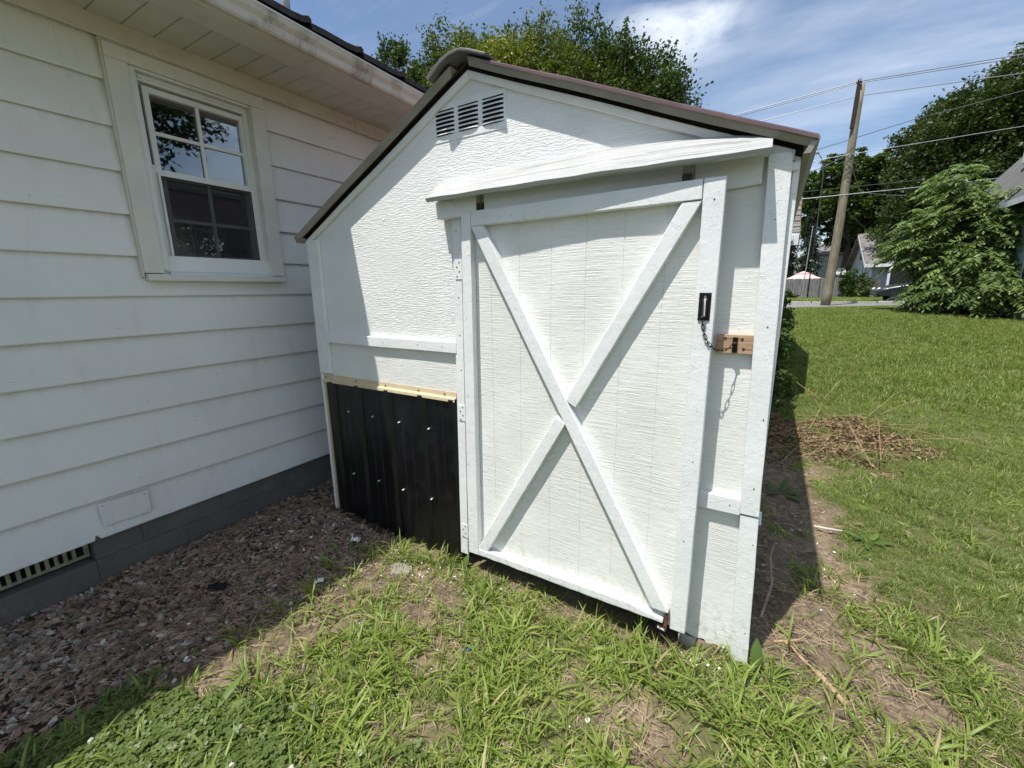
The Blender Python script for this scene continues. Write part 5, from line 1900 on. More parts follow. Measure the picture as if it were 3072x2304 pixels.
DOCK = m_leaf('dock leaf', (0.045, 0.085, 0.018), (0.085, 0.135, 0.030), None, 0.2, 0.33)
PALE = m_leaf('dandelion leaf', (0.13, 0.20, 0.045), (0.22, 0.29, 0.09), None, 0.35, 0.5)
MIDL = m_leaf('weed leaf', (0.07, 0.13, 0.025), (0.13, 0.20, 0.045), None, 0.3, 0.45)
broadleaf('dock_plant', 'glossy dark green broad leaved weed at the foot of the right corner post', 'weed', 0.092, 1.605,
          [(100, 0.145, 0.044, 80, 25), (20, 0.140, 0.044, 52, 45), (165, 0.10, 0.032, 55, 80), (-120, 0.08, 0.030, 35, 50), (-50, 0.09, 0.035, 30, 40), (0, 0.09, 0.035, 20, 50), (200, 0.09, 0.03, 50, 80)], DOCK)
broadleaf('dock_plant', 'small upright broad leaved weed below the hinge side of the door', 'weed', -1.285, 1.585,
          [(80, 0.10, 0.040, 70, 30), (170, 0.10, 0.04, 60, 60), (10, 0.07, 0.03, 50, 60)], DOCK)
broadleaf('dandelion', 'pale yellow green dandelion with long ragged leaves in the clover patch', 'weed', -1.520, 0.47,
          [(100, 0.17, 0.030, 40, 30), (60, 0.14, 0.028, 35, 40), (25, 0.15, 0.030, 25, 30), (190, 0.16, 0.030, 25, 30), (235, 0.13, 0.028, 20, 35), (-60, 0.15, 0.032, 30, 50),
           (-20, 0.12, 0.03, 25, 40), (140, 0.10, 0.025, 35, 40)], PALE)
broadleaf('plantain', 'small plantain rosette on the shaded soil beside the shed', 'weed', 0.20, 3.35,
          [(80, 0.16, 0.05, 45, 30), (20, 0.15, 0.05, 35, 40), (-40, 0.16, 0.05, 30, 40), (140, 0.15, 0.05, 40, 30), (200, 0.12, 0.05, 30, 40)], MIDL)
broadleaf('plantain', 'sunlit leafy weed rosette on the bare soil strip, beside the crabgrass', 'weed', 0.62, 2.95,
          [(a, random.uniform(0.09, 0.14), 0.035, random.uniform(25, 50), 35) for a in range(0, 360, 52)], MIDL)
broadleaf('plantain', 'single pale rosette at the edge of the clover, in the sun', 'weed', -1.33, 0.60,
          [(a, random.uniform(0.07, 0.10), 0.035, random.uniform(15, 35), 30) for a in range(10, 360, 62)], PALE)
for i, (x, y, lb) in enumerate(((-2.40, 0.58, 'tiny green weed in the gravel nearest the foundation vent'), (-2.05, 0.36, 'feathery green weed in the shaded gravel near the clover'),
                                (-2.42, 1.05, 'small green weed in the gravel halfway to the shed'))):
    t = thing('gravel_weed', lb, 'weed', (x, y, float(gz(x, y))))
    me = blades(22, 0.02, 0.05, 0.002, 0.004, 0.012, 1.2, 3, GR_LAWN, 'leaves', 0.4)
    o = bpy.data.objects.new('leaves', me); o.parent = t; COL.objects.link(o)

# clover heads
CW = m_plain('clover flower', (0.62, 0.62, 0.50), 0.8, var=0.25, vs=200, bump=0.8, bs=400)
for x, y in ((-1.66, 0.16), (-1.40, 0.34), (-1.28, 0.43), (-1.36, 0.26), (-0.98, 0.66), (-1.12, 0.52), (-1.75, 0.235)):
    z = float(gz(x, y))
    t = thing('clover_flower', 'white clover flower head standing in the green clover patch', 'flower', (x, y, z), 'white clover heads in the clover patch')
    part('stem', MB().tube([(x, y, z), (x + 0.004, y, z + 0.035)], 0.0012, 5), MIDL, t)
    bm = bmesh.new(); bmesh.ops.create_icosphere(bm, subdivisions=2, radius=0.0085)
    for v_ in bm.verts:
        v_.co *= random.uniform(0.82, 1.15)
    me = bpy.data.meshes.new('flower_head'); bm.to_mesh(me); bm.free()
    me.transform(Matrix.Translation((0.004, 0, 0.040)))
    me.materials.append(CW)
    o = bpy.data.objects.new('flower_head', me); o.parent = t; COL.objects.link(o)

# litter and loose wood
FOIL = m_plain('crumpled foil', (0.75, 0.77, 0.78), 0.25, metal=0.6, var=0.3, vs=60, bump=1.0, bs=120)


def crumple(name, label, cat, x, y, sx, sy, mat, rz=0.0, h=0.01):
    z = float(gz(x, y))
    bm = bmesh.new()
    bmesh.ops.create_grid(bm, x_segments=5, y_segments=4, size=0.5)
    for v in bm.verts:
        v.co.x = v.co.x * sx + random.uniform(-.1, .1) * sx
        v.co.y = v.co.y * sy + random.uniform(-.1, .1) * sy
        v.co.z = random.uniform(0, h) + 0.012
    me = bpy.data.meshes.new(name); bm.to_mesh(me); bm.free()
    me.materials.append(mat)
    o = bpy.data.objects.new(name, me); COL.objects.link(o)
    o.location = (x, y, z); o.rotation_euler.z = rz
    m_ = o.modifiers.new('s', 'SOLIDIFY'); m_.thickness = 0.0015
    o['label'] = label; o['category'] = cat
    return o


crumple('foil_wrapper', 'crumpled silvery wrapper on the shaded edge of the clover', 'litter', -1.66, 0.33, 0.045, 0.02, FOIL, 0.5, 0.02)
crumple('foil_wrapper', 'crumpled silvery wrapper lying in the grass at lower right', 'litter', 0.295, 1.365, 0.05, 0.024, FOIL, -0.9, 0.02)
crumple('paper_scrap', 'crumpled white scrap among the sparse grass left of the black panel', 'litter', -1.83, 1.12, 0.04, 0.025, MT['chip'], 0.9, 0.015)
crumple('paper_scrap', 'folded white scrap at the foot of the black panel', 'litter', -1.97, 1.46, 0.06, 0.04, MT['chip'], 0.2, 0.03)
crumple('paper_scrap', 'blue and white scrap half hidden in the grass below the door', 'litter', -0.93, 1.18, 0.022, 0.012, m_plain('blue print', (0.04, 0.20, 0.33), 0.5, var=0.2), 1.2, 0.01)
CEDAR = m_wood('split cedar', (0.30, 0.185, 0.11), (0.46, 0.31, 0.20), (20, 20, 20), 0.8, 0.5)
for i, (x, y, L_, rz_, lb) in enumerate(((0.245, 1.80, 0.16, -0.85, 'long split cedar stick on the soil right of the corner post'),
                                         (0.33, 1.70, 0.13, -0.95, 'short wide cedar splinter under the grass right of the corner post'),
                                         (0.20, 1.87, 0.12, 0.6, 'thin cedar splinter lying nearest the dock plant'))):
    d = Vector((math.cos(rz_), math.sin(rz_), 0)) * L_ / 2
    z = float(gz(x, y)) + 0.012
    s_ = Vector((-d.y, d.x, 0)).normalized() * (0.008 if i == 1 else 0.0045)
    solo('cedar_splinter', MB().beam(Vector((x, y, z)) - d, Vector((x, y, z)) + d, s_, (0, 0, 0.004), 6, 0.002), CEDAR, lb, 'wood stick')
solo('bleached_stick', MB().tube([(0.36, 2.96, 0.0), (0.42, 2.955, 0.004), (0.50, 2.975, 0.002)], [0.006, 0.007, 0.004], 7), m_plain('bleached wood', (0.55, 0.50, 0.42), 0.8), 'bleached stick lying across the bare soil strip in the sun', 'stick')
solo('brown_branch', MB().tube([(0.10, 1.95, 0.0), (0.14, 2.2, 0.015), (0.13, 2.4, 0.05), (0.15, 2.52, 0.07)], [0.006, 0.006, 0.005, 0.003], 7), DIRT['tan'], 'thin reddish branch standing in the shade along the shed side', 'branch')
crumple('black_rag', 'black scrap of cloth on the gravel between house and shed', 'rag', -2.235, 0.83, 0.085, 0.045, MT['dark'], 0.7, 0.03)
solo('pale_flagstone', MB().loft([[(-1.57 + 0.075 * math.cos(a) * s * (1 + .15 * math.sin(3 * a)), 1.42 + 0.05 * math.sin(a) * s, h) for a in [q * 0.628 for q in range(10)]] for s, h in ((1, -0.05), (0.90, -0.022), (0.6, -0.014))]),
     DIRT['grey'], 'flat grey stone half buried in sparse grass in front of the black panel', 'stone')


# ------------------------------------------------------------------ brush pile beside the shed


def brush_pile():
    R = thing('brush_pile', 'heap of cut branches with dead brown leaves beside the shed', 'brush pile', (0.8, 5.0, 0))
    mtl = m_leaf('dead leaf', (0.045, 0.026, 0.016), (0.44, 0.31, 0.185), None, 0.2, 0.8)
    n = 42000
    x = rng.uniform(-0.05, 2.3, n); y = rng.uniform(3.9, 6.6, n)
    k = keep(brush_mask(x, y)) & ~shed_block(x, y)
    x, y = x[k], y[k]; n = len(x)
    hgt = 0.055 * brush_mask(x, y) * np.clip(0.55 + 0.4 * wob(x, y, 3.5, 2), 0.15, 1.2)
    z = gz(x, y) + hgt * rng.uniform(0.05, 1, n) ** 0.6
    L_ = rng.uniform(0.010, 0.027, n)[:, None]; W_ = L_ * rng.uniform(0.25, 0.55, n)[:, None]
    u = rng.normal(0, 1, (n, 3)); u[:, 2] *= 0.5; u /= np.linalg.norm(u, axis=1)[:, None]
    w = np.cross(u, rng.normal(0, 1, (n, 3))); w /= np.linalg.norm(w, axis=1)[:, None]
    nn = np.cross(u, w)
    c = np.stack([x, y, z], 1) - np.array([0.8, 5.0, 0])
    co = np.stack([c - u * L_, c + w * W_ + nn * W_ * .5, c + u * L_, c - w * W_ + nn * W_ * .5], 1).reshape(-1, 3)
    q = np.arange(n)[:, None] * 4
    tr = np.concatenate([q + np.array([0, 1, 2]), q + np.array([0, 2, 3])])
    me = np_mesh('dead_leaves', co, None, tr, mtl, np.repeat(rng.uniform(0, 1, n), 4))
    o = bpy.data.objects.new('dead_leaves', me); o.parent = R; COL.objects.link(o); o['kind'] = 'stuff'
    tb = MB(); tm = m_plain('dry stalk', (0.30, 0.21, 0.11), 0.75, var=0.3, vs=14)
    for i in range(55):
        a = random.uniform(0, 6.28); r_ = math.sqrt(random.random())
        cx, cy = 0.75 + 0.8 * r_ * math.cos(a), 5.0 + 0.35 * (0.8 * r_ * math.cos(a)) + 0.7 * r_ * math.sin(a)
        if cx < 0.1:
            continue
        b = random.uniform(-0.6, 0.6) + (0 if random.random() < 0.6 else 1.3)
        L1 = random.uniform(0.08, 0.32)
        d = Vector((math.cos(b), math.sin(b), random.uniform(-0.1, 0.25)))
        p = Vector((cx, cy, float(gz(cx, cy)) + random.uniform(0.02, 0.09)))
        s = Vector((random.gauss(0, .03), random.gauss(0, .03), random.gauss(0.01, .02)))
        tb.tube([p - d * L1, p + s, p + d * L1], [0.0026, 0.0022, 0.0010], 4, caps=False)
    part('twigs', tb, tm, R)['kind'] = 'stuff'
    # the long pale stalks that stick out
    for pts in ([(1.02, 5.75, 0.06), (1.22, 6.2, 0.12), (1.38, 6.6, 0.16), (1.60, 7.0, 0.17)], [(0.62, 6.2, 0.10), (0.40, 6.6, 0.2), (0.22, 7.0, 0.30)], [(0.66, 6.2, 0.10), (0.85, 6.8, 0.2), (1.05, 7.4, 0.28)],
                [(1.0, 5.4, 0.05), (1.3, 5.32, 0.07), (1.6, 5.22, 0.05), (1.85, 5.05, 0.04)], [(0.78, 4.4, 0.05), (0.86, 4.15, 0.10), (0.95, 4.9, 0.22), (0.98, 5.3, 0.20)], [(0.72, 4.6, 0.2), (0.80, 4.1, 0.06), (0.90, 3.95, 0.03)],
                [(0.45, 4.9, 0.08), (0.55, 5.3, 0.2), (0.50, 5.9, 0.22)], [(1.1, 5.7, 0.1), (1.45, 6.2, 0.17), (1.75, 6.5, 0.18)], [(0.2, 3.95, 0.02), (0.35, 4.3, 0.1), (0.62, 4.6, 0.16)]):
        part('stalk', MB().tube(pts, [0.0034] + [0.0028] * (len(pts) - 2) + [0.0012], 6), tm, R)


brush_pile()


# ------------------------------------------------------------------ trees


def leaf_cloud(name, centres, size, mat, parent, base, tone_c=None, fresh_c=None, up=0.3, asp=0.55):
    n = len(centres)
    L_ = (size * rng.uniform(0.6, 1.25, n))[:, None]
    W_ = L_ * asp
    u = rng.normal(0, 1, (n, 3)); u /= np.linalg.norm(u, axis=1)[:, None]
    nr = rng.normal(0, 1, (n, 3)); nr[:, 2] += up * 3; nr /= np.linalg.norm(nr, axis=1)[:, None]
    w = np.cross(nr, u); w /= np.linalg.norm(w, axis=1)[:, None] + 1e-9
    u = np.cross(w, nr)
    c = centres - np.array(base)
    co = np.stack([c - u * L_, c + w * W_ + nr * W_ * 0.35, c + u * L_, c - w * W_ + nr * W_ * 0.35], 1).reshape(-1, 3)
    q = np.arange(n)[:, None] * 4
    tr = np.concatenate([q + np.array([0, 1, 2]), q + np.array([0, 2, 3])])
    tone = rng.uniform(0, 1, n) * 0.6 + (0.4 * tone_c if tone_c is not None else 0.2)
    me = np_mesh(name, co, None, tr, mat, np.repeat(tone, 4), np.repeat(fresh_c if fresh_c is not None else np.zeros(n), 4))
    o = bpy.data.objects.new(name, me); o.parent = parent
    COL.objects.link(o)
    return o


def clumps_in(blobs, per_m3, jitter=1.0, hollow=0.55):
    """clump centres in ellipsoids, mostly toward the shell"""
    out = []
    for (cx, cy, cz, rx, ry, rz_) in blobs:
        n = max(4, int(per_m3 * 4.19 * rx * ry * rz_))
        d = rng.normal(0, 1, (n, 3)); d /= np.linalg.norm(d, axis=1)[:, None]
        r = hollow + (1 - hollow) * rng.uniform(0, 1, n) ** 0.6
        r = np.where(rng.uniform(0, 1, n) < 0.25, rng.uniform(0.1, 0.7, n), r)
        r = r * (1 + 0.10 * np.sin(d[:, 0] * 7 + cx) + 0.10 * np.sin(d[:, 2] * 9 + cy) + 0.06 * np.sin(d[:, 1] * 13))
        out.append(np.array([cx, cy, cz]) + d * r[:, None] * np.array([rx, ry, rz_]))
    return np.concatenate(out)


def limbs(root_pt, forks, targets, r0, mat, parent, name='trunk', n_l=None):
    mb = MB()
    b = Vector(root_pt)
    f = Vector(forks)
    mid = b.lerp(f, 0.5) + Vector((random.uniform(-.15, .15), random.uniform(-.15, .15), 0))
    mb.tube([b - Vector((0, 0, 0.2)), b + Vector((0, 0, 0.25)), mid, f], [r0 * 1.5, r0 * 1.1, r0 * 0.9, r0 * 0.75], 10)
    part(name, mb, mat, parent, smooth=True)
    mb = MB()
    for t in targets:
        t = Vector(t)
        m1 = f.lerp(t, 0.35) + Vector((random.uniform(-.3, .3), random.uniform(-.3, .3), 0.25)) * 0.6
        m2 = f.lerp(t, 0.7) + Vector((random.uniform(-.3, .3), random.uniform(-.3, .3), 0.2)) * 0.6
        mb.tube([f - Vector((0, 0, 0.3)), m1, m2, t], [r0 * 0.55, r0 * 0.38, r0 * 0.22, r0 * 0.06], 6, caps=False)
    part('limb', mb, mat, parent, smooth=True)['kind'] = 'stuff'


def tree(name, label, base, fork, blobs, r0, leafmat, n_leaves, size, clump_r, per_m3, up=0.3, spikes=0, fresh=None, group=None, droop=0.0, hollow=0.55, inner=0):
    R = thing(name, label, 'tree', base, group)
    c = clumps_in(blobs, per_m3, hollow=hollow)
    m = len(c)
    tg = c[rng.integers(0, m, 26)]
    limbs(base, fork, [tuple(p) for p in tg], r0, MT['bark'], R)
    k = rng.integers(0, m, n_leaves)
    off = rng.normal(0, 1, (n_leaves, 3)) * clump_r * 0.55
    if droop:
        off[:, 2] = -np.abs(off[:, 2]) * (1 + droop)
        off[:, :2] *= 0.6
    pos = c[k] + off
    tone = rng.uniform(0, 1, m)[k]
    fr = None
    if fresh is not None:
        fr = fresh(c)[k] * rng.uniform(0.5, 1, n_leaves)
    if spikes:
        top = c[c[:, 2] > np.quantile(c[:, 2], 0.55)]
        s = top[rng.integers(0, len(top), spikes)]
        h = rng.uniform(0.4, 1.15, spikes)
        per = 60
        t = rng.uniform(0, 1, (spikes, per))
        lean = rng.normal(0, 0.12, (spikes, 2))
        sp = np.stack([s[:, 0:1] + lean[:, 0:1] * t * h[:, None] + rng.normal(0, 0.085, (spikes, per)) * (1.25 - t),
                       s[:, 1:2] + lean[:, 1:2] * t * h[:, None] + rng.normal(0, 0.085, (spikes, per)) * (1.25 - t),
                       s[:, 2:3] + t * h[:, None]], -1).reshape(-1, 3)
        pos = np.concatenate([pos, sp])
        tone = np.concatenate([tone, np.repeat(rng.uniform(0, .8, spikes), per)])
        if fr is not None:
            f2 = np.repeat(fresh(s), per) * rng.uniform(0.3, 1, len(sp)) * 0.7
            fr = np.concatenate([fr, f2])
        mb = MB()
        for i in range(0, spikes, 2):
            p = Vector(s[i]); q = p + Vector((lean[i, 0] * h[i], lean[i, 1] * h[i], h[i]))
            mb.tube([p - Vector((0, 0, 0.6)), p, q], [0.02, 0.012, 0.004], 4, caps=False)
        part('twigs', mb, MT['bark'], R)['kind'] = 'stuff'
    leaf_cloud('crown', pos, size, leafmat, R, base, tone, fr, up)
    if inner:
        ib = [(b[0], b[1], b[2] - 0.15, b[3] * 0.80, b[4] * 0.80, b[5] * 0.80) for b in blobs]
        c2 = clumps_in(ib, 60, hollow=0.35)
        leaf_cloud('inner_crown', c2[rng.integers(0, len(c2), inner)] + rng.normal(0, 0.1, (inner, 3)), size * 2.2, leafmat, R, base, None, None, up)
    return R


LM_MAPLE = m_leaf('maple leaf', (0.022, 0.046, 0.009), (0.078, 0.122, 0.026), (0.28, 0.29, 0.045), 0.30, 0.45)
LM_DARK = m_leaf('dark leaf', (0.026, 0.048, 0.012), (0.075, 0.108, 0.030), (0.10, 0.15, 0.035), 0.30, 0.45)
LM_MID = m_leaf('mid leaf', (0.030, 0.060, 0.013), (0.085, 0.135, 0.030), (0.12, 0.18, 0.04), 0.33, 0.45)
LM_SPR = m_leaf('spruce needle', (0.014, 0.026, 0.013), (0.038, 0.055, 0.028), None, 0.08, 0.6)


def fresh_maple(c):
    # yellow new growth on the sunny middle of the crown
    d = np.exp(-(((c[:, 0] + 7.6) / 2.6) ** 2)) * sstep(3.2, 6.5, c[:, 2] + 0.7) * sstep(15.8, 12.0, c[:, 1])
    return np.clip(0.72 * d * (0.45 + 0.75 * (rng.uniform(0, 1, len(c)) < 0.6)), 0, 1)


tree('maple_tree', 'broad maple with yellow green tips rising behind the shed roof', (-7.0, 14.0, 0), (-7.0, 14.0, 2.6),
     [(-10.3, 14.0, 6.9, 1.8, 2.2, 3.1), (-9.3, 13.8, 6.7, 1.9, 2.2, 3.0), (-8.3, 13.8, 6.4, 2.1, 2.3, 3.0), (-7.2, 13.9, 6.2, 2.0, 2.3, 3.0), (-6.2, 14.0, 6.0, 2.1, 2.3, 3.0), (-5.2, 14.1, 5.8, 1.9, 2.1, 3.0), (-4.3, 14.1, 5.5, 1.6, 2.0, 2.9), (-3.5, 14.0, 4.9, 1.1, 1.8, 2.7)],
     0.24, LM_MAPLE, 460000, 0.056, 0.32, 9.0, 0.25, 170, fresh_maple, hollow=0.45, inner=45000)
tree('young_tree', 'small dark green tree seen just over the house gutter', (-16.0, 17.4, 0), (-16.0, 17.4, 4.0),
     [(-17.0, 17.4, 9.6, 2.0, 2.0, 3.0), (-15.4, 17.4, 8.6, 1.6, 1.8, 3.2)], 0.16, LM_MAPLE, 60000, 0.085, 0.36, 4.0, 0.2, 46)
tree('big_dark_tree', 'largest dark green tree rising behind the right hand neighbour house', (10.5, 48.0, 0.5), (10.5, 48.0, 6.0),
     [(10.6, 48, 11.0, 3.7, 4.0, 4.4), (13.7, 48, 12.8, 4.2, 4.0, 4.5), (8.8, 47, 8.4, 1.7, 3.2, 4.0), (17, 48, 12.0, 4.2, 4, 6.5), (12.2, 46, 7.2, 4.4, 3.0, 3.6), (9.3, 48.3, 12.4, 1.7, 2.4, 2.2), (8.6, 46, 5.6, 2.0, 2.0, 2.0)],
     0.50, LM_DARK, 150000, 0.14, 0.50, 2.2, 0.35, 0, lambda c: 0.5 * (rng.uniform(0, 1, len(c)) < 0.25))
tree('locust_tree', 'mid green feathery tree standing behind the leaning utility pole', (6.2, 56.0, 0.5), (6.1, 56.0, 6.2),
     [(6.9, 56, 12.1, 2.3, 2.4, 2.4), (4.3, 56, 11.6, 1.9, 2.2, 2.5), (2.4, 56, 10.8, 1.3, 2.0, 2.7), (8.3, 56, 9.6, 1.6, 2.2, 4.0), (5.0, 55, 9.4, 2.9, 2.4, 2.2), (2.1, 56, 7.9, 1.0, 1.6, 1.7), (7.0, 57, 6.4, 2.9, 2.2, 1.2)],
     0.34, LM_MID, 60000, 0.17, 0.55, 1.6, 0.4, 0, lambda c: 0.6 * (rng.uniform(0, 1, len(c)) < 0.3), droop=0.3)
tree('background_tree', 'low round tree behind the white house and the pole', (9.5, 72.0, 0.5), (9.5, 72.0, 4.0),
     [(8.6, 72, 7.4, 2.6, 2.5, 3.0), (11.5, 72, 7.8, 2.6, 2.5, 3.2)], 0.3, LM_MID, 14000, 0.22, 0.6, 1.2, 0.3)


def spruce(x, y, z0, H, r, label):
    R = thing('spruce_tree', label, 'tree', (x, y, z0))
    part('trunk', MB().tube([(x, y, z0 - 0.3), (x, y, z0 + H)], [0.25, 0.03], 8), MT['bark'], R)
    P = []
    z = 1.0
    while z < H - 0.2:
        f = (1 - z / H)
        R_ = r * (0.25 + 0.75 * f) * random.uniform(0.75, 1.15)
        for b in range(9):
            a = random.uniform(0, 6.28)
            L_ = R_ * random.uniform(0.6, 1.1)
            m = int(70 * L_)
            t = rng.uniform(0.1, 1, m)
            px = x + math.cos(a) * t * L_ + rng.normal(0, 0.10, m)
            py = y + math.sin(a) * t * L_ + rng.normal(0, 0.10, m)
            pz = z0 + z - 0.35 * t ** 1.5 * L_ - np.abs(rng.normal(0, 0.28, m)) * t
            P.append(np.stack([px, py, pz], 1))
        z += 0.34
    P = np.concatenate(P)
    leaf_cloud('crown', P, 0.13, LM_SPR, R, (x, y, z0), None, None, 0.0, 0.3)


spruce(2.75, 54.0, 0.5, 9.0, 1.75, 'tall dark drooping spruce between the shed and the pole')
spruce(1.2, 55.0, 0.5, 7.0, 1.5, 'shorter dark spruce half hidden by the shed roof')


def pinnate_cloud(name, centres, dirs, length, mat, parent, base, pairs=7, lw=0.36):
    """compound leaves: a drooping rachis with paired leaflets, all as one crown"""
    n = len(centres)
    V, T, TN = [], [], []
    dirs = dirs / np.linalg.norm(dirs, axis=1)[:, None]
    L_ = length * rng.uniform(0.7, 1.2, n)
    tone = rng.uniform(0, 1, n)
    side = np.cross(dirs, np.array([0, 0, 1.0])); side /= np.linalg.norm(side, axis=1)[:, None] + 1e-9
    cnt = 0
    for j in range(pairs + 1):
        t = 0.18 + 0.82 * j / pairs
        drop = np.zeros((n, 3)); drop[:, 2] = -0.55 * (t ** 2) * L_
        p = centres + dirs * (t * L_)[:, None] + drop
        tang = dirs.copy(); tang[:, 2] -= 1.1 * t; tang /= np.linalg.norm(tang, axis=1)[:, None]
        for sgn in ((-1, 1) if j < pairs else (0,)):
            ll = L_ * lw * (1.0 - 0.35 * abs(t - 0.5)) * 0.5 * rng.uniform(0.8, 1.15, n)
            if sgn == 0:
                d = tang
            else:
                d = side * sgn * 0.9 + tang * 0.45
                d[:, 2] -= rng.uniform(0.15, 0.6, n)
            d = d / np.linalg.norm(d, axis=1)[:, None]
            w = np.cross(d, np.array([0, 0, 1.0]) + rng.normal(0, 0.3, (n, 3))); w /= np.linalg.norm(w, axis=1)[:, None] + 1e-9
            a = p; b = p + d * ll[:, None] * 0.9 + w * (ll * 0.34)[:, None]; c = p + d * ll[:, None] * 2; e = p + d * ll[:, None] * 0.9 - w * (ll * 0.34)[:, None]
            V.append(np.stack([a, b, c, e], 1).reshape(-1, 3) - np.array(base))
            q = cnt + np.arange(n)[:, None] * 4
            T.append(q + np.array([0, 1, 2])); T.append(q + np.array([0, 2, 3]))
            cnt += 4 * n
            TN.append(np.repeat(np.clip(tone * 0.7 + rng.uniform(0, .3, n), 0, 1), 4))
    me = np_mesh(name, np.concatenate(V), None, np.concatenate(T), mat, np.concatenate(TN))
    o = bpy.data.objects.new(name, me); o.parent = parent; COL.objects.link(o)
    return o


def sumac(label, base, blobs, n, length, mat, seed=0):
    R = thing('tree_of_heaven', label, 'tree', base)
    c = clumps_in(blobs, n / sum(4.19 * b[3] * b[4] * b[5] for b in blobs), hollow=0.5)
    ctr = np.mean([b[:3] for b in blobs], 0)
    d = c - ctr
    d[:, 2] *= 0.4
    d += rng.normal(0, 0.9, d.shape)
    d[:, 2] = np.abs(d[:, 2]) * 0.4 + 0.15
    # leaves mostly reach toward the open south west
    d[:, 0] -= 0.15; d[:, 1] -= 0.6
    lf = pinnate_cloud('crown', c, d, length, mat, R, base)
    tg = c[rng.integers(0, len(c), 40)]
    mb = MB()
    for t in tg:
        t = Vector(t); b = Vector((base[0] + random.uniform(-.8, .8), base[1] + random.uniform(-.8, .8), base[2]))
        mb.tube([b - Vector((0, 0, .1)), b.lerp(t, 0.5) + Vector((0, 0, 0.3)), t], [0.035, 0.022, 0.008], 5, caps=False)
    part('stem', mb, MT['bark'], R)['kind'] = 'stuff'
    return R


LM_AIL = m_leaf('compound leaf', (0.065, 0.120, 0.036), (0.25, 0.33, 0.12), None, 0.32, 0.34)
sumac('large leafy thicket of compound leaves at the right edge of the lawn', (4.6, 18.8, 0.5),
      [(3.85, 19.0, 2.6, 0.62, 0.8, 0.7), (4.8, 18.8, 2.0, 0.9, 1.0, 1.0), (5.6, 18.3, 2.9, 0.8, 0.8, 1.2), (4.5, 18.2, 1.2, 0.7, 0.8, 0.6), (5.5, 17.2, 1.2, 0.8, 0.7, 0.7), (4.25, 18.8, 3.3, 0.5, .6, 0.55), (5.1, 18.0, 1.9, 0.7, 0.7, 0.6), (5.0, 18.9, 3.2, 0.5, 0.6, 0.6)], 1900, 0.56, LM_AIL)
sumac('tall slender sapling of compound leaves rising above the thicket', (4.65, 19.4, 0.5),
      [(4.55, 19.4, 4.2, 0.50, 0.6, 0.85), (4.95, 19.2, 3.7, 0.6, 0.6, 0.7)], 260, 0.60, LM_AIL)
# green leafy shrub in front of the pale blue house and small weeds at the fence
for lb, b, bl, n, s in (('rounded green vine shrub in front of the pale blue house', (5.2, 43.5, 0.5), [(5.0, 43.5, 1.6, 0.9, 0.6, 1.15), (5.9, 43.7, 1.4, 0.8, 0.6, 0.9), (6.4, 42.5, 0.9, 1.0, 0.5, 0.6)], 5200, 0.09),
                        ('small leafy weed clump at the left end of the grey board fence', (1.0, 39.5, 0.5), [(1.05, 39.5, 0.8, 0.6, 0.3, 0.35)], 700, 0.08),
                        ('green climbing vine on the wall between the shed and the brown building', (0.12, 6.6, 0), [(0.13, 6.3, 0.6, 0.10, 0.35, 0.6), (0.16, 7.4, 0.75, 0.12, 0.6, 0.55), (0.2, 6.0, 0.2, 0.15, 0.3, 0.2)], 3000, 0.035)):
    R = thing('leafy_shrub', lb, 'shrub', b)
    c = clumps_in(bl, 40 if b[1] > 10 else 400)
    k = rng.integers(0, len(c), n)
    leaf_cloud('foliage', c[k] + rng.normal(0, s, (n, 3)), s, LM_MID, R, b, rng.uniform(0, 1, len(c))[k], None, 0.3)
    mb = MB()
    for t in c[rng.integers(0, len(c), 14)]:
        mb.tube([(b[0], b[1], b[2] - 0.05), Vector(b).lerp(Vector(t), 0.5), tuple(t)], [0.01, 0.008, 0.004], 4, caps=False)
    part('stem', mb, MT['bark'], R)['kind'] = 'stuff'
# the tree across the yard and the bush beyond the far window, both seen only in or through the glass
tree('yard_tree', 'broad leafed yard tree out of frame, mirrored in the house window', (9.5, 4.2, 0), (9.5, 4.2, 3.0),
     [(8.6, 5.6, 6.3, 1.2, 1.3, 1.3), (8.6, 6.7, 6.0, 0.7, 0.7, 0.9), (8.6, 5.5, 4.9, 0.9, 0.6, 0.8), (9.8, 4.0, 6.8, 2.2, 2.0, 2.2)], 0.22, LM_DARK, 15000, 0.085, 0.3, 5.0, 0.3)
tree('side_yard_bush', 'green bush beyond the house, glimpsed through its window', (-11.5, 5.5, 0), (-11.5, 5.5, 1.0),
     [(-11.5, 5.2, 2.2, 1.4, 1.8, 1.6), (-11.5, 7.0, 2.4, 1.4, 1.2, 1.6)], 0.10, LM_MID, 9000, 0.09, 0.3, 6.0, 0.3)


# ------------------------------------------------------------------ buildings and street furniture beyond


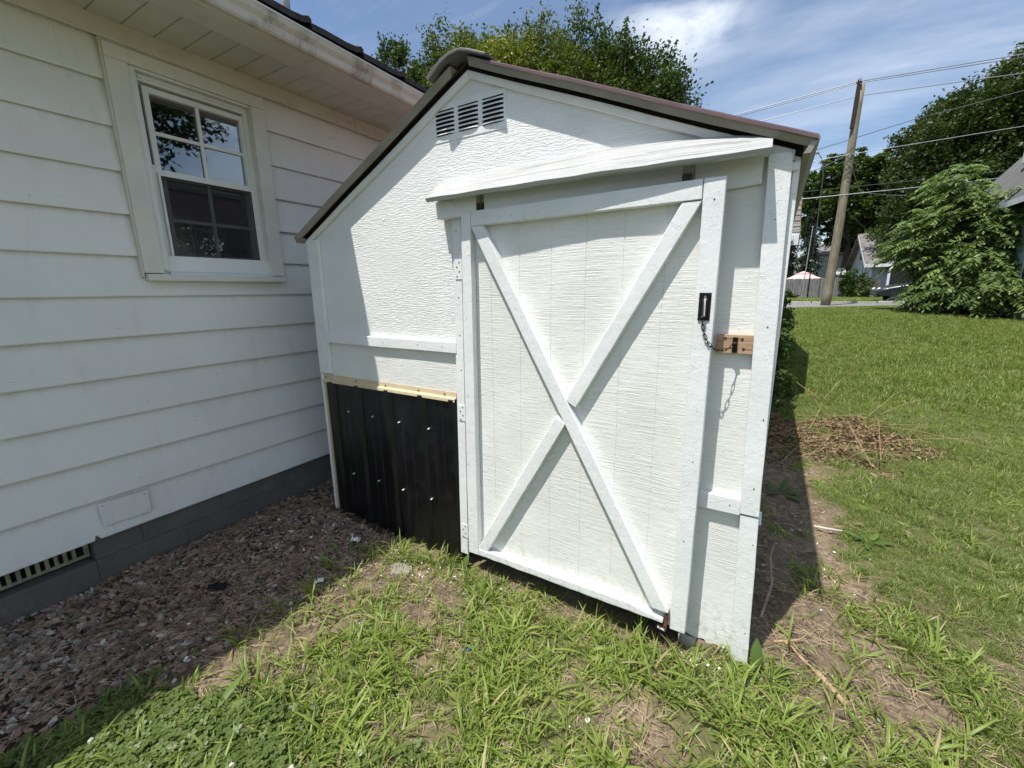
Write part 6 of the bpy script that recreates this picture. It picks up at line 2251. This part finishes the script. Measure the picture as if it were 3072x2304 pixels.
def brown_building():
    R = thing('outbuilding', 'brown boarded outbuilding with grey shingles right behind the shed', 'building', (-1.5, 6.3, 0))
    x0, x1, y0, y1, ze, zr = -3.4, 0.07, 6.25, 11.2, 2.12, 3.62
    ym = (y0 + y1) / 2
    nb = 24
    for k in range(nb):
        a, b = y0 + (y1 - y0) * k / nb, y0 + (y1 - y0) * (k + 1) / nb
        top = lambda y: ze + (zr - ze) * (1 - abs(y - ym) / (ym - y0))
        part('wall_board', MB().extrude([(x1 - 0.03, a + .003, -0.1), (x1 - 0.03, b - .003, -0.1), (x1 - 0.03, b - .003, top(b) - 0.06), (x1 - 0.03, a + .003, top(a) - 0.06)], (0.03, 0, 0)), MT['brownwall'], R)
    part('wall', MB().box(x0, x1 - 0.032, y0 + 0.02, y1 - 0.02, -0.1, ze - 0.03), MT['brownwall'], R)
    ov = 0.13
    sl = (zr - ze) / (ym - y0)
    # shingle courses on the near slope, tabs as thin steps
    c = 0
    s = 0.0
    Ls = math.hypot(ym - y0 + 0.15, zr - ze)
    ny, nz_ = (ym - y0), (zr - ze)
    cl = 0.145
    m = int(Ls / cl)
    for k in range(m):
        t0, t1 = k / m, (k + 1) / m
        ya, yb_ = (y0 - 0.15) + (ym - y0 + 0.15) * t0, (y0 - 0.15) + (ym - y0 + 0.15) * t1
        za, zb = ze - 0.15 * sl + (zr - ze + 0.15 * sl) * t0, ze - 0.15 * sl + (zr - ze + 0.15 * sl) * t1
        x = x1 + ov
        while x > x1 - 0.9:
            w = 0.30
            part('shingle', MB().extrude([(x, ya, za + 0.018), (x, ya, za + 0.006), (x, yb_ + 0.02, zb), (x, yb_ + 0.02, zb + 0.008)], (-(w - 0.006), 0, 0)), MT['shing1'], R)
            x -= w
    part('roof', MB().extrude([(x1 + ov - 0.012, y0 - 0.14, ze - 0.15 * sl + 0.002), (x1 + ov - 0.012, ym, zr + 0.002), (x1 + ov - 0.012, y1 + 0.14, ze - 0.15 * sl + 0.002), (x1 + ov - 0.012, y1 + 0.14, ze - 0.15 * sl - 0.04),
                               (x1 + ov - 0.012, ym, zr - 0.05), (x1 + ov - 0.012, y0 - 0.14, ze - 0.15 * sl - 0.04)], (x0 - 0.1 - x1 - ov, 0, 0)), MT['shing1'], R)
    part('fascia', MB().box(x0, x1 + ov, y0 - 0.165, y0 - 0.15, ze - 0.15 * sl - 0.13, ze - 0.15 * sl + 0.0), MT['housewhite'], R)
    part('barge_board', MB().extrude([(x1 + ov - 0.010, y0 - 0.149, ze - 0.15 * sl - 0.02), (x1 + ov - 0.010, ym, zr - 0.02), (x1 + ov - 0.010, ym, zr - 0.16), (x1 + ov - 0.010, y0 - 0.149, ze - 0.15 * sl - 0.15)], (0.02, 0, 0)), MT['brownwall'], R)
    part('gutter', MB().box(x1 - 0.1, x1 + 0.075, y0 - 0.30, y0 - 0.17, ze - 0.15 * sl - 0.10, ze - 0.15 * sl - 0.02), MT['housewhite'], R, bevel=0.01)


brown_building()
solo('splash_block', MB().box(0.14, 0.34, 11.5, 12.0, 0.02, 0.28), MT['concrete'], 'grey concrete block at the far corner of the brown outbuilding', 'concrete block', bevel=0.02)


def utility_pole():
    R = thing('utility_pole', 'leaning weathered wooden utility pole at the near edge of the road', 'utility pole', (2.06, 23.5, 0.6))
    b, t = Vector((2.06, 23.5, 0.4)), Vector((2.23, 23.4, 9.18))
    pts, rs = [], []
    for i in range(13):
        k = i / 12
        pts.append(b.lerp(t, k) + Vector((0.02 * math.sin(k * 5), 0, 0)))
        rs.append(0.185 - 0.060 * k + random.uniform(-.004, .004))
    part('pole', MB().tube(pts, rs, 14), MT['pole'], R, smooth=True)
    part('pole_top_extension', MB().beam((2.07, 23.25, 7.6), (2.105, 23.22, 9.32), (0.055, 0, 0), (0, 0.05, 0), 4, 0.004), MT['poledark'], R, bevel=0.01)
    part('insulator', MB().tube([(2.12, 23.22, 9.26), (2.12, 23.22, 9.40)], [0.06, 0.04], 10), MT['steel'], R)
    part('bracket', MB().box(2.02, 2.2, 23.18, 23.28, 9.20, 9.25), MT['poledark'], R)
    # clutter of service connections lower down
    mb = MB()
    for i in range(16):
        a = Vector((2.12 + random.uniform(-.22, .2), 23.2 + random.uniform(-.1, .0), 6.55 + random.uniform(-.6, .45)))
        q = a + Vector((random.uniform(-.4, .4), random.uniform(-.1, .1), random.uniform(-.35, .25)))
        mb.tube([a, (a + q) / 2 + Vector((0, 0, -0.08)), q], 0.009, 4, caps=False)
    part('service_wires', mb, MT['cable'], R)['kind'] = 'stuff'


utility_pole()


def wire(pts, r, mat, label, sag=0.0, name='overhead_wire'):
    out = []
    for a, b in zip(pts[:-1], pts[1:]):
        a, b = Vector(a), Vector(b)
        n = 14
        for i in range(n + 1):
            t = i / n
            p = a.lerp(b, t)
            p.z -= sag * 4 * t * (1 - t) * (b - a).length / 20
            out.append(p)
    return solo(name, MB().tube(out, r, 5), mat, label, 'wire')


wire([(-24, 23.4, 8.55), (-2.19, 23.4, 8.98), (2.12, 23.4, 9.32), (6.63, 23.4, 9.13), (30, 23.4, 9.0)], 0.018, MT['wire'], 'topmost overhead wire, upper of the close pair passing the pole top')
wire([(-24, 23.45, 8.45), (-2.19, 23.45, 8.90), (2.12, 23.45, 9.28), (6.63, 23.45, 9.05), (30, 23.45, 8.9)], 0.014, MT['wire'], 'overhead wire directly beneath the topmost one at the pole top')
wire([(-24, 23.4, 8.1), (-1.07, 23.4, 8.53), (2.12, 23.4, 8.80), (6.73, 23.4, 8.53), (30, 23.4, 8.4)], 0.015, MT['wire'], 'single overhead wire meeting the dark slat just below the pole top')
wire([(0.4, 34, 9.35), (5.8, 34, 10.4), (18, 34, 12.0)], 0.020, MT['cable'], 'dark overhead cable crossing the middle of the pole into the big tree')
wire([(-10, 23.3, 6.4), (0.75, 23.3, 6.58), (2.12, 23.3, 6.65), (7.0, 23.3, 6.80), (20, 23.3, 6.9)], 0.012, MT['wire'], 'thin pale wire passing the knot of connections on the pole')
wire([(-8, 23.0, 5.2), (0.55, 23.0, 6.05), (1.3, 23.1, 6.25), (2.0, 23.2, 6.6)], 0.015, MT['cable'], 'dark service cable rising from the left to the connections on the pole', 0.02)
wire([(-8, 23.3, 4.9), (0.66, 23.3, 5.12), (5.5, 23.3, 5.13), (18, 23.3, 5.5)], 0.013, MT['wire'], 'thick pale cable crossing the lower half of the pole')
wire([(-8, 23.4, 5.2), (0.66, 23.4, 5.42), (5.8, 23.4, 5.4), (18, 23.4, 5.8)], 0.009, MT['cable'], 'thin dark wire just above the thick pale cable')
wire([(2.15, 23.3, 6.45), (3.0, 26, 5.6), (5.5, 30.9, 6.0)], 0.013, MT['wire'], 'slack service wire falling from the pole toward the right', 0.2)
wire([(2.15, 23.3, 4.7), (4.0, 30, 4.3), (7.0, 44, 4.1)], 0.014, MT['cable'], 'low service cable running from the pole to the pale blue house', 0.1)


def street_lamp():
    R = thing('street_lamp', 'street lamp with a curved arm rising over the far trees', 'street lamp', (2.30, 40, 0.5))
    part('lamp_post', MB().tube([(2.32, 40, 0.4), (2.34, 40, 6.0), (2.31, 40, 9.2), (2.22, 40, 9.9), (2.05, 40, 10.45), (1.85, 40, 10.75)], [0.045, 0.04, 0.035, 0.032, 0.03, 0.028], 8), MT['cable'], R, smooth=True)
    part('lamp_head', MB().tube([(1.90, 40, 10.72), (1.80, 40, 10.80), (1.60, 40, 10.86), (1.48, 40, 10.86)], [0.04, 0.10, 0.09, 0.03], 8), MT['steel'], R, smooth=True)
    part('lamp_lens', MB().tube([(1.78, 40, 10.74), (1.60, 40, 10.79)], [0.07, 0.06], 8), MT['lamp'], R, smooth=True)


street_lamp()
t = thing('flagpole', 'thin bare metal pole leaning in front of the grey board fence', 'pole', (1.85, 38, 0.5))
part('pole', MB().tube([(1.85, 38, 0.45), (1.99, 38, 5.5)], [0.035, 0.025], 8), MT['steel'], t)
part('finial', MB().box(1.93, 2.05, 37.97, 38.03, 5.5, 5.56), MT['steel'], t)


def board_fence():
    R = thing('board_fence', 'tall weathered grey board fence across the road', 'fence', (0, 40, 0.5))
    x = -1.8
    while x < 4.85:
        y = 40.0 + 4.0 * (x - 0.7) / 4.2 * 0.9
        w = random.uniform(0.14, 0.19)
        z = float(gz(x, y))
        ln = random.uniform(-.02, .02)
        top = 2.02 + 0.11 * (x - 0.7) / 4.2 + random.uniform(-.03, .02)
        part('fence_board', MB().extrude([(x, y, z - 0.05), (x + w - 0.015, y + .1, z - 0.05), (x + w - 0.015 + ln, y + .1, top), (x + ln, y, top)], (0, 0.025, 0)), MT['fencewood'], R)
        x += w
    part('fence_rail', MB().beam((-1.8, 37.85, 0.8), (4.85, 43.6, 0.8), (0, 0, 0.04), (0, 0.02, 0)).beam((-1.8, 37.85, 1.7), (4.85, 43.6, 1.8), (0, 0, 0.04), (0, 0.02, 0)), MT['fencewood'], R)


board_fence()


def deck_fence():
    R = thing('picket_railing', 'low brown wooden railing with open pickets before the pale blue house', 'fence', (5.0, 43, 0.5))
    y = 43.8
    part('rail', MB().box(4.85, 7.0, y - 0.03, y + 0.03, 1.74, 1.82), MT['deckwood'], R)
    part('rail', MB().box(4.85, 7.0, y - 0.02, y + 0.02, 0.72, 0.79), MT['deckwood'], R)
    x = 4.9
    while x < 7.0:
        part('picket', MB().box(x, x + 0.05, y - 0.045, y - 0.021, 0.55, 1.74), MT['deckwood'], R)
        x += 0.16
    for x in (4.85, 5.95, 7.0):
        part('post', MB().box(x, x + 0.10, y - 0.04, y + 0.06, 0.4, 1.86), MT['deckwood'], R)


deck_fence()


def gazebo():
    R = thing('gazebo', 'pink canvas gazebo with a small raised top tier behind the board fence', 'gazebo', (2.3, 49, 0.5))
    cx, cy = 2.3, 49.0

    def pyr(w0, w1, z0, z1, nm):
        rings = [[(cx + sx * w, cy + sy * w, z) for sx, sy in ((-1, -1), (1, -1), (1, 1), (-1, 1))] for w, z in ((w0, z0), ((w0 + w1) / 2, (z0 + z1) / 2 - 0.03), (w1, z1))]
        part(nm, MB().loft(rings), MT['pink'], R)
    pyr(1.45, 0.45, 2.10, 2.62, 'canopy')
    pyr(0.62, 0.04, 2.60, 2.82, 'top_tier')
    part('valance', MB().box(cx - 1.45, cx + 1.45, cy - 1.45, cy + 1.45, 1.98, 2.098), MT['pinkdark'], R)
    for sx in (-1, 1):
        for sy in (-1, 1):
            part('gazebo_post', MB().box(cx + sx * 1.4 - 0.04, cx + sx * 1.4 + 0.04, cy + sy * 1.4 - 0.04, cy + sy * 1.4 + 0.04, 0.4, 1.98), MT['steel'], R)


gazebo()


def white_house():
    R = thing('white_house', 'white clapboard house behind the gazebo, partly hidden by the pole', 'house', (5.3, 60, 0.5))
    part('wall', MB().box(4.0, 12.0, 60, 66, 0.4, 4.9), MT['whitewall'], R)
    part('roof', MB().extrude([(3.6, 59.6, 4.85), (3.6, 63, 6.1), (3.6, 66.4, 4.85), (3.6, 66.4, 4.75), (3.6, 63, 5.98), (3.6, 59.6, 4.72)], (8.8, 0, 0)), MT['shing1'], R)
    part('soffit', MB().box(3.6, 12.4, 59.6, 59.98, 4.70, 4.76), MT['housewhite'], R)
    w = part('window', MB().box(6.05, 6.75, 59.93, 59.99, 2.5, 3.9), MT['housewhite'], R)
    part('pane', MB().box(6.15, 6.65, 59.90, 59.925, 2.6, 3.8), MT['pane'], w)
    part('porch', MB().box(6.9, 8.2, 58.6, 59.95, 0.4, 4.2), MT['greywall'], R)
    part('corner_post', MB().box(6.80, 6.92, 58.5, 58.62, 0.4, 4.3), MT['housewhite'], R)


white_house()
t = thing('satellite_dish', 'white satellite dish on a short mast near the white house', 'satellite dish', (4.95, 48, 0.5))
rings = [[(4.98 + 0.38 * s * math.cos(a), 48 - 0.12 * (1 - s * s) * -1, 2.68 + 0.30 * s * math.sin(a)) for a in [q * 6.283 / 18 for q in range(18)]] for s in (0.05, 0.4, 0.75, 1.0)]
part('dish', MB().loft(rings, True, False), MT['housewhite'], t, smooth=True)
part('feed_arm', MB().tube([(4.98, 48, 2.4), (4.8, 47.5, 2.55)], 0.02, 6), MT['steel'], t)
part('mast', MB().tube([(4.98, 48.05, 0.4), (4.98, 48.05, 2.6)], 0.03, 6), MT['steel'], t)


def blue_house():
    R = thing('pale_blue_house', 'pale blue clapboard house with grey shingle gable roof across the road', 'house', (10, 50, 0.5))
    X0, X1, Y0, Y1, zr = 6.55, 16.0, 45.0, 55.5, 5.95
    ym = 50.2
    part('wall', MB().box(X0, X1, Y0, Y1, 0.3, 3.25), MT['bluewall'], R)
    part('gable', MB().extrude([(X0, Y0, 3.25), (X0, Y1, 3.25), (X0, ym, zr - 0.25)], (0.1, 0, 0)), MT['bluewall'], R)

    def slope(ya, za, nm):
        part(nm, MB().extrude([(X0 - 0.45, ya, za), (X0 - 0.45, ym, zr), (X0 - 0.45, ym, zr - 0.14), (X0 - 0.45, ya, za - 0.14)], (X1 + 0.9 - X0, 0, 0)), MT['shing2'], R)
    slope(44.4, 3.12, 'roof')
    slope(56.1, 3.12, 'roof')
    part('eave_board', MB().box(X0 - 0.45, X1 + 0.45, 44.37, 44.41, 2.86, 3.10), MT['housewhite'], R)
    part('barge_board', MB().extrude([(X0 - 0.47, 44.4, 3.05), (X0 - 0.47, ym, zr - 0.08), (X0 - 0.47, ym, zr - 0.32), (X0 - 0.47, 44.4, 2.80)], (0.018, 0, 0)), MT['housewhite'], R)
    part('gable_window', MB().box(X0 - 0.05, X0, 49.6, 50.6, 3.7, 4.6), MT['pane'], R)
    part('corner_board', MB().box(X0 - 0.03, X0 + 0.12, Y0 - 0.03, Y0, 0.3, 2.85), MT['housewhite'], R)
    part('porch_post', MB().box(7.6, 7.75, 44.5, 44.65, 0.4, 2.9), MT['housewhite'], R)
    part('doorway', MB().box(7.9, 9.3, Y0 - 0.04, Y0 - 0.001, 0.6, 2.7), MT['pane'], R)
    part('vent_pipe', MB().tube([(8.0, 47.4, 4.3), (8.0, 47.4, 5.15)], 0.06, 8), MT['cable'], R)
    part('leaning_board', MB().beam((6.45, 46.5, 0.5), (6.48, 47.2, 2.9), (0, 0.12, 0), (0.02, 0, 0)).beam((6.42, 48.4, 0.5), (6.5, 48.6, 3.2), (0, 0.10, 0), (0.02, 0, 0)), MT['housewhite'], R)


MT['shing2'] = m_shingle('blotchy grey shingles', (0.125, 0.11, 0.105), (0.30, 0.28, 0.27), (0.17, 0.15, 0.15))
blue_house()


def right_house():
    R = thing('neighbour_house', 'slate blue boarded house with ribbed metal roof behind the leafy thicket', 'house', (7.2, 17, 0.4))
    X0, Y0, Y1, ze, zr, xr = 5.62, 13.0, 22.6, 4.05, 6.35, 7.45
    z = 0.45
    while z < 4.0:
        part('wall_board', MB().extrude([(X0 + 0.018, Y0, z), (X0, Y0, z), (X0 + 0.012, Y0, z + 0.175), (X0 + 0.018, Y0, z + 0.175)], (0, Y1 - Y0, 0)), MT['greywall'], R)
        z += 0.17
    part('wall', MB().box(X0 + 0.02, 9.2, Y0, Y1, 0.2, ze), MT['greywall'], R)
    part('gable_wall', MB().extrude([(X0 + .02, Y1 - 0.12, ze), (xr, Y1 - 0.12, zr - .1), (9.2, Y1 - 0.12, ze)], (0, 0.1, 0)), MT['greywall'], R)
    sl = (zr - ze) / (xr - X0)
    a = (X0 - 0.32, ze - 0.32 * sl)
    part('roof', MB().extrude([(a[0], Y0 - .3, a[1]), (xr, Y0 - .3, zr), (9.6, Y0 - .3, ze - 0.3), (9.6, Y0 - .3, ze - 0.36), (xr, Y0 - .3, zr - 0.07), (a[0], Y0 - .3, a[1] - 0.06)], (0, Y1 - Y0 + 0.5, 0)), MT['ribroof'], R)
    y = Y0 - 0.25
    while y < Y1 + 0.2:
        part('roof_rib', MB().extrude([(a[0], y, a[1] + 0.001), (a[0], y + 0.04, a[1] + 0.001), (a[0], y + 0.03, a[1] + 0.035), (a[0], y + 0.01, a[1] + 0.035)], (xr - a[0], 0, zr - a[1])), MT['ribroof'], R)
        y += 0.24
    part('fascia', MB().box(a[0] - 0.03, a[0] - 0.001, Y0 - .3, Y1 + .2, a[1] - 0.16, a[1] - 0.005), MT['housewhite'], R)
    part('ridge_cap', MB().extrude([(xr - 0.16, Y0 - .3, zr - 0.12), (xr, Y0 - .3, zr + 0.06), (xr + 0.16, Y0 - .3, zr - 0.12)], (0, Y1 - Y0 + 0.5, 0)), MT['ribroof'], R)
    part('roof_vent_box', MB().box(6.15, 6.75, 19.2, 20.2, 5.0, 5.62), MT['housewhite'], R, bevel=0.02)
    for y in (16.3, 19.0):
        w = part('window', MB().box(X0 - 0.05, X0, y - 0.5, y + 0.5, 1.2, 2.7), MT['housewhite'], R)
        part('pane', MB().box(X0 - 0.06, X0 - 0.0505, y - 0.42, y + 0.42, 1.28, 2.62), MT['pane'], w)


right_house()


def parked_car():
    R = thing('parked_car', 'dark parked car with its nose showing beside the leafy thicket', 'car', (6.3, 28.4, 0.6))
    z0 = 0.58
    prof = [(4.50, 0.34), (4.42, 0.52), (4.46, 0.68), (4.72, 0.80), (5.55, 0.96), (6.20, 1.38), (6.9, 1.47), (7.7, 1.42), (8.3, 1.05), (8.75, 0.98), (8.82, 0.55), (8.75, 0.34)]
    y0, y1 = 27.6, 29.3
    rings = []
    for yy, s, dz in ((y0, 0.93, -0.03), (y0 + 0.12, 1.0, 0.0), ((y0 + y1) / 2, 1.0, 0.03), (y1 - 0.12, 1.0, 0.0), (y1, 0.93, -0.03)):
        rings.append([(6.6 + (x - 6.6) * s, yy, z0 + (z * s + dz if z > 0.4 else z)) for x, z in prof])
    part('body', MB().loft(rings), MT['carpaint'], R, bevel=0.03, smooth=True)
    part('windscreen', MB().extrude([(5.60, 27.85, z0 + 1.01), (5.60, 29.05, z0 + 1.01), (6.15, 28.95, z0 + 1.385), (6.15, 27.95, z0 + 1.385)], (-0.012, 0, 0.02)), MT['pane'], R)
    part('side_window', MB().extrude([(5.85, y0 - 0.01, z0 + 1.02), (8.0, y0 - 0.01, z0 + 1.02), (7.5, y0 + 0.06, z0 + 1.34), (6.35, y0 + 0.06, z0 + 1.34)], (0, 0.02, 0)), MT['pane'], R)
    for yy in (27.72, 29.0):
        part('headlight', MB().tube([(4.56, yy + 0.1, z0 + 0.66), (4.46, yy + 0.1, z0 + 0.64)], [0.12, 0.09], 10), MT['lamp'], R)
    part('bumper', MB().box(4.40, 4.50, 27.75, 29.15, z0 + 0.36, z0 + 0.50), MT['cable'], R, bevel=0.02)
    for x in (5.25, 8.0):
        for yy in (27.58, 29.10):
            w = part('wheel', MB().tube([(x, yy, z0 + 0.30), (x, yy + 0.20, z0 + 0.30)], 0.31, 20), MT['tyre'], R)
            part('rim', MB().tube([(x, yy - 0.006, z0 + 0.30), (x, yy + 0.002, z0 + 0.30)], 0.18, 16), MT['chrome'], w)


parked_car()
